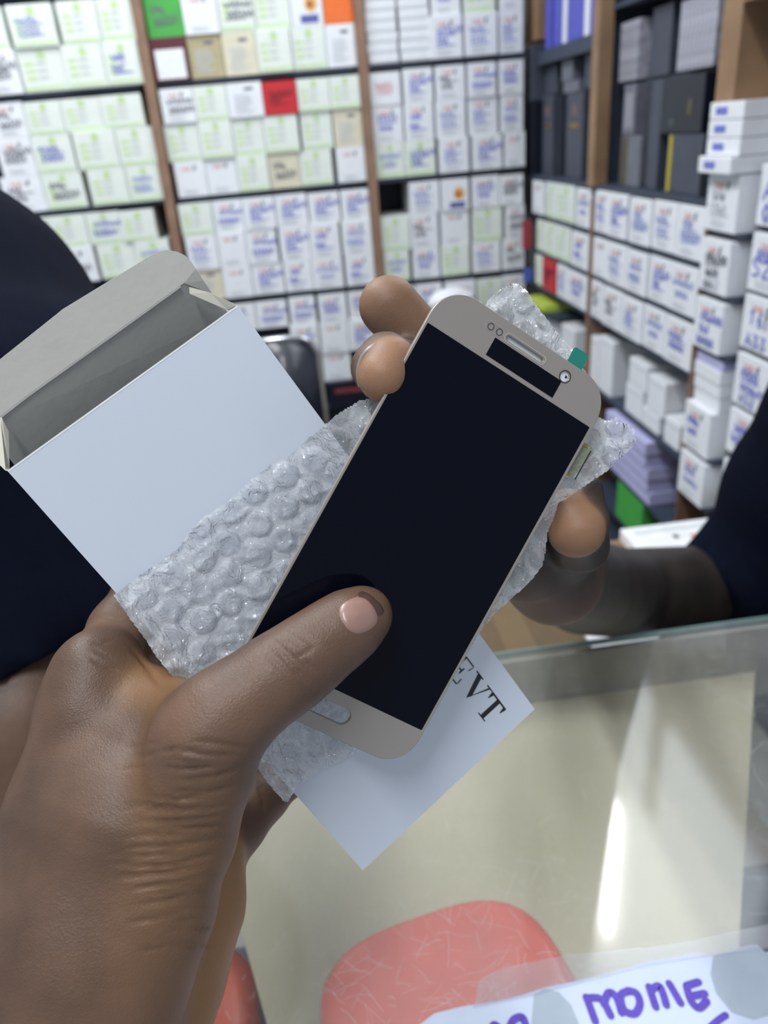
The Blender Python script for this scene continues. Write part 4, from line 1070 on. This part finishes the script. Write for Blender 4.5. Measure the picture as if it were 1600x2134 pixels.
for (i, j), a in gid.items():
    b_, c, d = gid.get((i + 1, j)), gid.get((i + 1, j + 1)), gid.get((i, j + 1))
    if None not in (b_, c, d): Fw.append((a, d, c, b_))
    elif None not in (b_, d): Fw.append((a, d, b_))
    elif None not in (b_, c): Fw.append((a, c, b_))
    elif None not in (c, d): Fw.append((a, d, c))
wm = mesh_from(V_, Fw, True); wm.attributes.new('web', 'FLOAT', 'POINT').data.foreach_set('value', np.array(WEBL, np.float32)); link('film_sheet', wm, film, bw)
# ------------------------------------------------------------------ people
def skin_mat(name, back, palmc, rough=0.5, bump=0.35):
    M = bpy.data.materials.new(name); M.use_nodes = True
    nt = M.node_tree; N = nt.nodes; Lk = nt.links; b = N['Principled BSDF']
    tc = N.new('ShaderNodeTexCoord'); at = N.new('ShaderNodeAttribute'); at.attribute_name = 'palm'
    n1 = N.new('ShaderNodeTexNoise'); n1.inputs['Scale'].default_value = 28; n1.inputs['Detail'].default_value = 5; Lk.new(tc.outputs['Object'], n1.inputs['Vector'])
    n2 = N.new('ShaderNodeTexNoise'); n2.inputs['Scale'].default_value = 900; n2.inputs['Detail'].default_value = 3; Lk.new(tc.outputs['Object'], n2.inputs['Vector'])
    def ramp(c, k):
        r = N.new('ShaderNodeValToRGB'); l = lin(c)
        r.color_ramp.elements[0].color = tuple(v * (1 - k) for v in l) + (1,); r.color_ramp.elements[1].color = (min(1, l[0] * (1 + k * 1.1)), min(1, l[1] * (1 + k * .9)), min(1, l[2] * (1 + k * .8)), 1)
        r.color_ramp.elements[0].position = .3; r.color_ramp.elements[1].position = .7
        Lk.new(n1.outputs['Fac'], r.inputs['Fac']); return r
    ra, rb = ramp(back, .36), ramp(palmc, .10)
    mx = N.new('ShaderNodeMix'); mx.data_type = 'RGBA'; Lk.new(at.outputs['Fac'], mx.inputs['Factor']); Lk.new(ra.outputs['Color'], mx.inputs['A']); Lk.new(rb.outputs['Color'], mx.inputs['B'])
    Lk.new(mx.outputs['Result'], b.inputs['Base Color'])
    vo = N.new('ShaderNodeTexVoronoi'); vo.inputs['Scale'].default_value = 1100; vo.feature = 'DISTANCE_TO_EDGE'; Lk.new(tc.outputs['Object'], vo.inputs['Vector'])
    ad = N.new('ShaderNodeMath'); ad.operation = 'ADD'; Lk.new(vo.outputs['Distance'], ad.inputs[0]); Lk.new(n2.outputs['Fac'], ad.inputs[1])
    bp = N.new('ShaderNodeBump'); bp.inputs['Strength'].default_value = bump; bp.inputs['Distance'].default_value = .00035
    Lk.new(ad.outputs[0], bp.inputs['Height']); Lk.new(bp.outputs[0], b.inputs['Normal'])
    b.inputs['Roughness'].default_value = rough; b.inputs['Specular IOR Level'].default_value = .45
    b.inputs['Subsurface Weight'].default_value = .08; b.inputs['Subsurface Radius'].default_value = (.004, .0015, .0008); b.inputs['Subsurface Scale'].default_value = .5
    return M
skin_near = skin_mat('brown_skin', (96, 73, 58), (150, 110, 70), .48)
skin_far = skin_mat('shaded_brown_skin', (48, 42, 39), (150, 112, 84), .55, .2)  # back tone darkened to stand for shade on the backlit arm
nail_m = mat('nail', (148, 114, 103), 0.35, vary=.08, coat=.15); nail_rim = mat('nail_tip', (150, 110, 92), .3)
def orient(V, Fa):
    q = V[Fa]; vol = np.einsum('ij,ij->i', q[:, 0], np.cross(q[:, 1], q[:, 2])).sum() + np.einsum('ij,ij->i', q[:, 0], np.cross(q[:, 2], q[:, 3])).sum()
    return Fa if vol > 0 else Fa[:, ::-1].copy()
def relax(V, Fa, n, mask):
    """Even out the surface where mask holds."""
    V = V.copy(); deg = np.zeros(len(V)); np.add.at(deg, Fa.ravel(), 2)
    for _ in range(n):
        S = np.zeros_like(V)
        for k in range(4):
            np.add.at(S, Fa[:, k], V[Fa[:, (k + 1) % 4]]); np.add.at(S, Fa[:, k], V[Fa[:, k - 1]])
        V[mask] += .6 * (S[mask] / deg[mask][:, None] - V[mask])
    return V
def chain(pts, t=0.0, sl=None):
    """Limb segments through (px, py, distance, radius in mm[, palm])."""
    out = []
    for a, b_ in zip(pts, pts[1:]):
        ta = a[4] if len(a) > 4 else t
        out.append((U(*a[:3]), U(*b_[:3]), a[3] * mm, b_[3] * mm, ta))
    return out
def nail_patch(name, tree, c, du, dv, M, parent, lift=.00035, pw=2.6):
    """Curved nail lying on the finger: centre, half-axes in the photo, laid onto the surface."""
    rings = []; V = []; n = 28
    for s in (0.02, .35, .65, .88, 1.0):
        r = []
        for k in range(n):
            t = 2 * PI * k / n; x, y = math.cos(t), math.sin(t); q = (abs(x) ** pw + abs(y) ** pw) ** (-1 / pw)
            h, nn = hit(tree, c[0] + s * q * (x * du[0] + y * dv[0]), c[1] + s * q * (x * du[1] + y * dv[1]))
            if h is None: h, nn = V[-1] - 0, np.array([0, 0, 1.0])
            else: h = h + nn * (lift * (1.25 - s * s * .6) if s < 1 else -.0002)
            r.append(len(V)); V.append(h)
        rings.append(r)
    Fs = [tuple(rings[0])]
    for a, b_ in zip(rings, rings[1:]):
        for k in range(n): Fs.append((a[k], a[(k + 1) % n], b_[(k + 1) % n], b_[k]))
    off = np.array(parent.matrix_world.translation)
    bm = bmesh.new(); vv = [bm.verts.new(v - off) for v in V]
    for f in Fs: bm.faces.new([vv[i] for i in f])
    bmesh.ops.recalc_face_normals(bm, faces=bm.faces)
    return link(name, bm_mesh(bm, True), M, parent)

# --- the hand in front: thumb on the phone, fingers closed round the carton from behind
H1 = [
 (.008, chain([(764, 1277, .2325, 7.0), (735, 1297, .2305, 8.9), (672, 1342, .2275, 9.8), (610, 1390, .2240, 10.7), (550, 1430, .2215, 10.9), (470, 1490, .2190, 12.6), (425, 1545, .2185, 14.0)])
        + chain([(425, 1545, .2185, 14.0, .1), (412, 1625, .2200, 13.6, .35), (380, 1740, .2230, 14.2, .35), (318, 1890, .2245, 17, .25), (215, 2060, .2240, 22)])),
 (.014, chain([(203, 1400, .2500, 12.2), (190, 1480, .2470, 14.0), (160, 1690, .2400, 18.5), (95, 1950, .2350, 22), (10, 2300, .2300, 27), (-60, 2600, .2250, 30)])
        + chain([(330, 1560, .2360, 14), (280, 1700, .2310, 20), (200, 1950, .2290, 26), (110, 2250, .2270, 30)])
        + chain([(215, 2060, .2240, 20), (130, 2300, .2240, 27), (40, 2600, .2220, 31)])),
 (.010, chain([(262, 1418, .2520, 8.0, .75), (330, 1462, .2450, 8.0, .75), (400, 1490, .2330, 8.0, .7), (420, 1500, .230, 8, .6)])),
 (.006, chain([(203, 1400, .2500, 12.0), (250, 1312, .2860, 10.6), (300, 1215, .3060, 9.8), (420, 1140, .3080, 9.0), (470, 1110, .3070, 8.0)])),
 (.006, chain([(240, 1500, .2660, 12.0), (330, 1370, .3040, 10.6), (430, 1270, .3160, 10.0), (540, 1210, .3180, 8.6)])),
 (.006, chain([(300, 1620, .2720, 12.0), (420, 1560, .3060, 10.0), (500, 1480, .3200, 9.6), (600, 1400, .3260, 8.4)])),
 (.004, chain([(400, 1730, .2700, 11.0), (470, 1700, .2860, 10.0), (540, 1655, .2990, 9.6), (640, 1590, .3130, 9.0), (700, 1540, .3200, 8.0)])),
 (.004, chain([(415, 1800, .2680, 11.0), (470, 1755, .2800, 9.6), (502, 1722, .2860, 8.8), (545, 1665, .2960, 8.4)])),
 (.012, chain([(420, 1796, .2630, 14.2, 1.0), (398, 1890, .2620, 15.8, 1.0), (340, 2030, .2600, 19, 1.0), (270, 2160, .2550, 22, 1.0), (180, 2420, .250, 26, .8)])
        + chain([(360, 1700, .2560, 16), (250, 1900, .2500, 24), (150, 2200, .2460, 28)])),
]
V1, F1, A1 = grow(H1, 0.0009, .007)
F1 = orient(V1, F1)
T1 = bvh_of(V1, F1)
CR = []
def cr(pts, w=.0008, d=.0006): CR.append((pts, w * .9, d * 1.15))
# knuckle folds on the thumb joint
cr([(560, 1340), (590, 1368), (620, 1400), (640, 1420)], .0007, .0006); cr([(576, 1328), (606, 1352), (640, 1384), (660, 1404)], .0007, .0007)
cr([(590, 1322), (622, 1345), (652, 1372)], .0006, .0005); cr([(552, 1362), (575, 1384), (604, 1412)], .0006, .0004); cr([(604, 1315), (634, 1330), (664, 1350)], .0006, .0004)
cr([(610, 1372), (636, 1360), (658, 1345)], .0005, .0004)
# folds fanning out below the thumb
for P in ([(372, 1560), (420, 1572), (470, 1574), (512, 1572)], [(398, 1545), (440, 1548), (490, 1556), (520, 1562)], [(390, 1630), (430, 1622), (470, 1612), (508, 1596)], [(372, 1660), (420, 1655), (465, 1644), (500, 1630)],
          [(300, 1690), (360, 1692), (430, 1688), (492, 1672)], [(280, 1712), (350, 1712), (420, 1706), (480, 1694)], [(270, 1768), (340, 1765), (410, 1758), (478, 1742)], [(225, 1800), (300, 1806), (380, 1798), (455, 1775)],
          [(240, 1830), (300, 1828), (370, 1818), (430, 1802)], [(280, 1852), (330, 1848), (395, 1836)], [(300, 1880), (350, 1876), (400, 1862)], [(340, 1600), (400, 1602), (450, 1598)], [(330, 1725), (400, 1728), (470, 1720)]):
    cr(P, .00066, .00058)
for P in ([(300, 1660), (380, 1668), (440, 1664)], [(250, 1745), (320, 1742), (400, 1736)], [(350, 1580), (400, 1590), (440, 1590)], [(230, 1780), (300, 1784), (370, 1780)]): cr(P, .0006, .0004)
# index knuckle folds
cr([(186, 1336), (210, 1340), (236, 1334)], .0007, .0005); cr([(178, 1362), (200, 1378), (226, 1392), (252, 1398)], .0007, .0006); cr([(190, 1350), (214, 1362), (240, 1376)], .0006, .0005); cr([(212, 1282), (235, 1290), (255, 1286)], .0006, .0004)
cr([(262, 1340), (300, 1380), (330, 1420), (352, 1440)], .0011, .0009); cr([(535, 1622), (545, 1660), (552, 1700)], .0009, .0008)
rr_ = random.Random(5)
for k in range(70):                                  # fine lines crossing the folds
    x0, y0 = rr_.uniform(240, 400), rr_.uniform(1560, 1990); L_ = rr_.uniform(40, 90); sl_ = rr_.uniform(-.22, .02)
    cr([(x0, y0), (x0 + L_ / 2, y0 + sl_ * L_ / 2 + rr_.uniform(-3, 3)), (x0 + L_, y0 + sl_ * L_)], .0005, .00028)
V1 = carve(V1, F1, CR, T1)
T1 = bvh_of(V1, F1)
p1 = empty('person', tuple(U(120, 2050, .235)))
tag(p1, 'left hand of a person in the foreground, thumb pressing the black phone display', 'person')
link('hand', body_mesh(V1, F1, A1, p1.location), skin_near, p1)
bpy.context.view_layer.update()
nl = nail_patch('thumbnail', T1, (747, 1282), (34, -17), (21, 34), nail_m, p1)
nail_patch('nail_tip', T1, (772, 1258), (27, 24), (10, -11), mat('dark_nail_edge', (74, 52, 46), .3), p1, lift=.0002)

# --- the hand behind: palm at the back of the phone, two fingertips over its left edge, thumb at its right edge
H2 = [
 (.004, chain([(810, 638, .2740, 10.9, .62), (900, 738, .2800, 10.6, .35), (960, 860, .2920, 11)])),
 (.0016, chain([(797, 785, .2390, 8.1, 1.0), (815, 755, .2420, 8.5, 1.0)]) + chain([(784, 767, .2460, 8.5), (804, 748, .2490, 8.6), (850, 765, .2680, 9.0), (900, 850, .2830, 10.2), (970, 950, .2960, 12)])),
 (.005, chain([(860, 930, .2770, 8.8), (900, 960, .2860, 9.6), (990, 1010, .2980, 12)]) + chain([(910, 1040, .2790, 8), (950, 1060, .2860, 9), (1020, 1070, .300, 12)])),
 (.012, chain([(965, 900, .2960, 12), (1060, 1060, .3150, 15), (1150, 1190, .3600, 19)]) + chain([(980, 960, .2980, 13), (1070, 1120, .3200, 15), (1150, 1200, .3600, 19)])
        + chain([(1020, 1060, .3030, 12), (1085, 1160, .3300, 14.5, .4), (1160, 1215, .3620, 19)])
        ),
 (.0006, chain([(1150, 1190, .3600, 19.5), (1178, 1204, .4200, 25.5), (1214, 1222, .6400, 41), (1300, 1236, .8400, 50), (1470, 1228, .9300, 54), (1560, 1205, .9300, 54), (1680, 960, .90, 55)]), .010),
 (.002, chain([(1182, 1062, .2680, 7.6, 1.0), (1200, 1102, .2670, 10.3, 1.0)]), .0045),
 (.006, chain([(1199, 1104, .2740, 9.2), (1194, 1122, .3050, 10), (1166, 1182, .3450, 14.5)])
        + chain([(1226, 1022, .2750, 5.5), (1222, 1085, .2780, 6.6), (1215, 1140, .30, 10)])),
]
V2, F2, A2 = grow(H2, 0.0019, .0035)
F2 = orient(V2, F2)
V2 = relax(V2, F2, 40, np.linalg.norm(V2 - CAM, axis=1) > .335); T2 = bvh_of(V2, F2)
p2 = empty('person', tuple(U(1500, 1215, .75)))
tag(p2, 'arm of a person in a dark navy sleeve, holding the phone from behind', 'person')
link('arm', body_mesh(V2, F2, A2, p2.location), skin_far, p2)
bpy.context.view_layer.update()
rp = [U(x, y, d) - np.array(p2.location) for x, y, d in ((752, 806, .2400), (748, 784, .2392), (750, 760, .2388), (760, 738, .2386), (778, 722, .2388), (800, 714, .2394), (818, 712, .2405))]
rail('fingernail', [tuple(q) for q in smooth_line(rp, 5)], .0009, mat('pale_nail', (140, 126, 118), .3), p2)
cloth = mat('navy_cloth', (10, 15, 30), 1.0, spec=.1, vary=.15, scale=60, bump=.4, bscale=1500)
def garment(name, groups, cell, cut, parent, k=.03, folds=.0025):
    V, Fa, _ = grow(groups, cell, k, cut); Fa = orient(V, Fa)
    q = V[Fa]; fn = np.cross(q[:, 2] - q[:, 0], q[:, 3] - q[:, 1]); nn = np.zeros_like(V)
    for i in range(4): np.add.at(nn, Fa[:, i], fn)
    nn /= np.linalg.norm(nn, axis=1)[:, None] + 1e-12
    d = np.array([noise.noise(Vector(v) * 9.0) + .5 * noise.noise(Vector(v) * 22.0) for v in V]) * folds
    V = V + nn * d[:, None]
    return link(name, mesh_from(V - np.array(parent.location), Fa.tolist(), True), cloth, parent)
a_, b2_ = U(1560, 1205, .85), U(1720, 860, .90)
hem = U(1490, 1225, .83); hn = (hem - U(1640, 1010, .88)); hn /= np.linalg.norm(hn)
garment('shirt_sleeve', [(.03, chain([(1505, 1240, .92, 69), (1570, 1190, .92, 68), (1650, 1010, .86, 66), (1760, 780, .77, 64)]))], .006, [(U(1474, 1225, .90), (U(1474, 1225, .90) - U(1600, 1150, .92)) / np.linalg.norm(U(1474, 1225, .90) - U(1600, 1150, .92)))], p2)

# --- the person on the left: navy shirt, bare forearm below the sleeve
H3 = [(.03, chain([(60, 1050, .50, 50), (105, 1260, .46, 45), (60, 1500, .43, 43), (-10, 1800, .41, 38), (-90, 2150, .39, 33)]))]
V3, F3, A3 = grow(H3, .0035, .02); F3 = orient(V3, F3)
p3 = empty('person', tuple(U(0, 1200, .48)))
tag(p3, 'person at the left in a dark navy short-sleeved shirt, bare forearm hanging down', 'person')
link('arm', body_mesh(V3, F3, A3, p3.location), skin_near, p3)
h0, h1 = U(0, 1420, .42), U(235, 1292, .42)
hd = h1 - h0; vw = ray(117, 1356); hn = np.cross(hd, vw); hn /= np.linalg.norm(hn)
if hn @ (U(60, 1700, .42) - h0) < 0: hn = -hn
garment('navy_shirt', [(.05, chain([(-170, 720, .55, 116), (40, 1010, .50, 110), (110, 1300, .46, 58), (80, 1480, .44, 54)]) + chain([(-170, 720, .55, 116), (-420, 900, .62, 140), (-480, 1500, .62, 150)]))], .006, [(h0, hn)], p3)

# ------------------------------------------------------------------ light
W_ = bpy.data.worlds.new('world'); SC.world = W_; W_.use_nodes = True
W_.node_tree.nodes['Background'].inputs['Color'].default_value = (.80, .88, 1.0, 1); W_.node_tree.nodes['Background'].inputs['Strength'].default_value = 0.50
def area(name, loc, sx, sy, power, col, rot=(0, 0, 0)):
    L = bpy.data.lights.new(name, 'AREA'); L.shape = 'RECTANGLE'; L.size = sx; L.size_y = sy; L.energy = power; L.color = col
    o = bpy.data.objects.new(name, L); COL.objects.link(o); o.location = loc; o.rotation_euler = rot
    return o
def fixture(x, y, w, l, label):
    f = empty('ceiling_light', (x, y, 2.90)); tag(f, label, 'ceiling light')
    box_obj('housing', (x, y, 2.865), (w + .04, l + .04, .07), white, f)
fixture(-.90, 1.75, .12, .8, 'white tube ceiling light nearest the back shelf')
area('ceiling_tube', (-.90, 1.75, 2.82), .12, .8, 22, (.95, .98, 1))
fixture(-.60, 1.0, .12, 1.2, 'white tube ceiling light above the left of the shop floor')
area('ceiling_tube', (-.60, 1.0, 2.82), .12, 1.2, 23, (.95, .98, 1))
fixture(-.25, -.45, .12, 1.0, 'white tube ceiling light above the customer side of the counter')
area('ceiling_tube', (-.25, -.45, 2.82), .12, 1.0, 22, (.94, .97, 1))
lp = empty('added_haze_panel', (.615, 1.165, 1.61)); tag(lp, 'unseen glowing panel added for the haze mirrored in the counter glass', 'added haze panel')  # added glow with no known source; its reflection makes the glass haze
lm = bpy.data.materials.new('haze_glow'); lm.use_nodes = True
lb = lm.node_tree.nodes['Principled BSDF']; lb.inputs['Base Color'].default_value = (.8, .8, .8, 1); lb.inputs['Emission Color'].default_value = (.86, .93, 1, 1); lb.inputs['Emission Strength'].default_value = 2.8
box_obj('panel', (.613, 1.165, 2.20), (.008, .82, 1.18), lm, lp)
sl_ = empty('wall_light', (.60, 1.27, 1.95)); tag(sl_, 'unseen upright tube light placed for its glint in the counter glass', 'wall light')  # unseen tube, moved along the wall so its reflection clears the arm
box_obj('housing', (.603, 1.27, 2.25), (.010, .08, .60), white, sl_)
area('wall_tube', (.595, 1.27, 2.25), .50, .06, 3.5, (1, 1, 1)).rotation_euler = (0, PI / 2, 0)
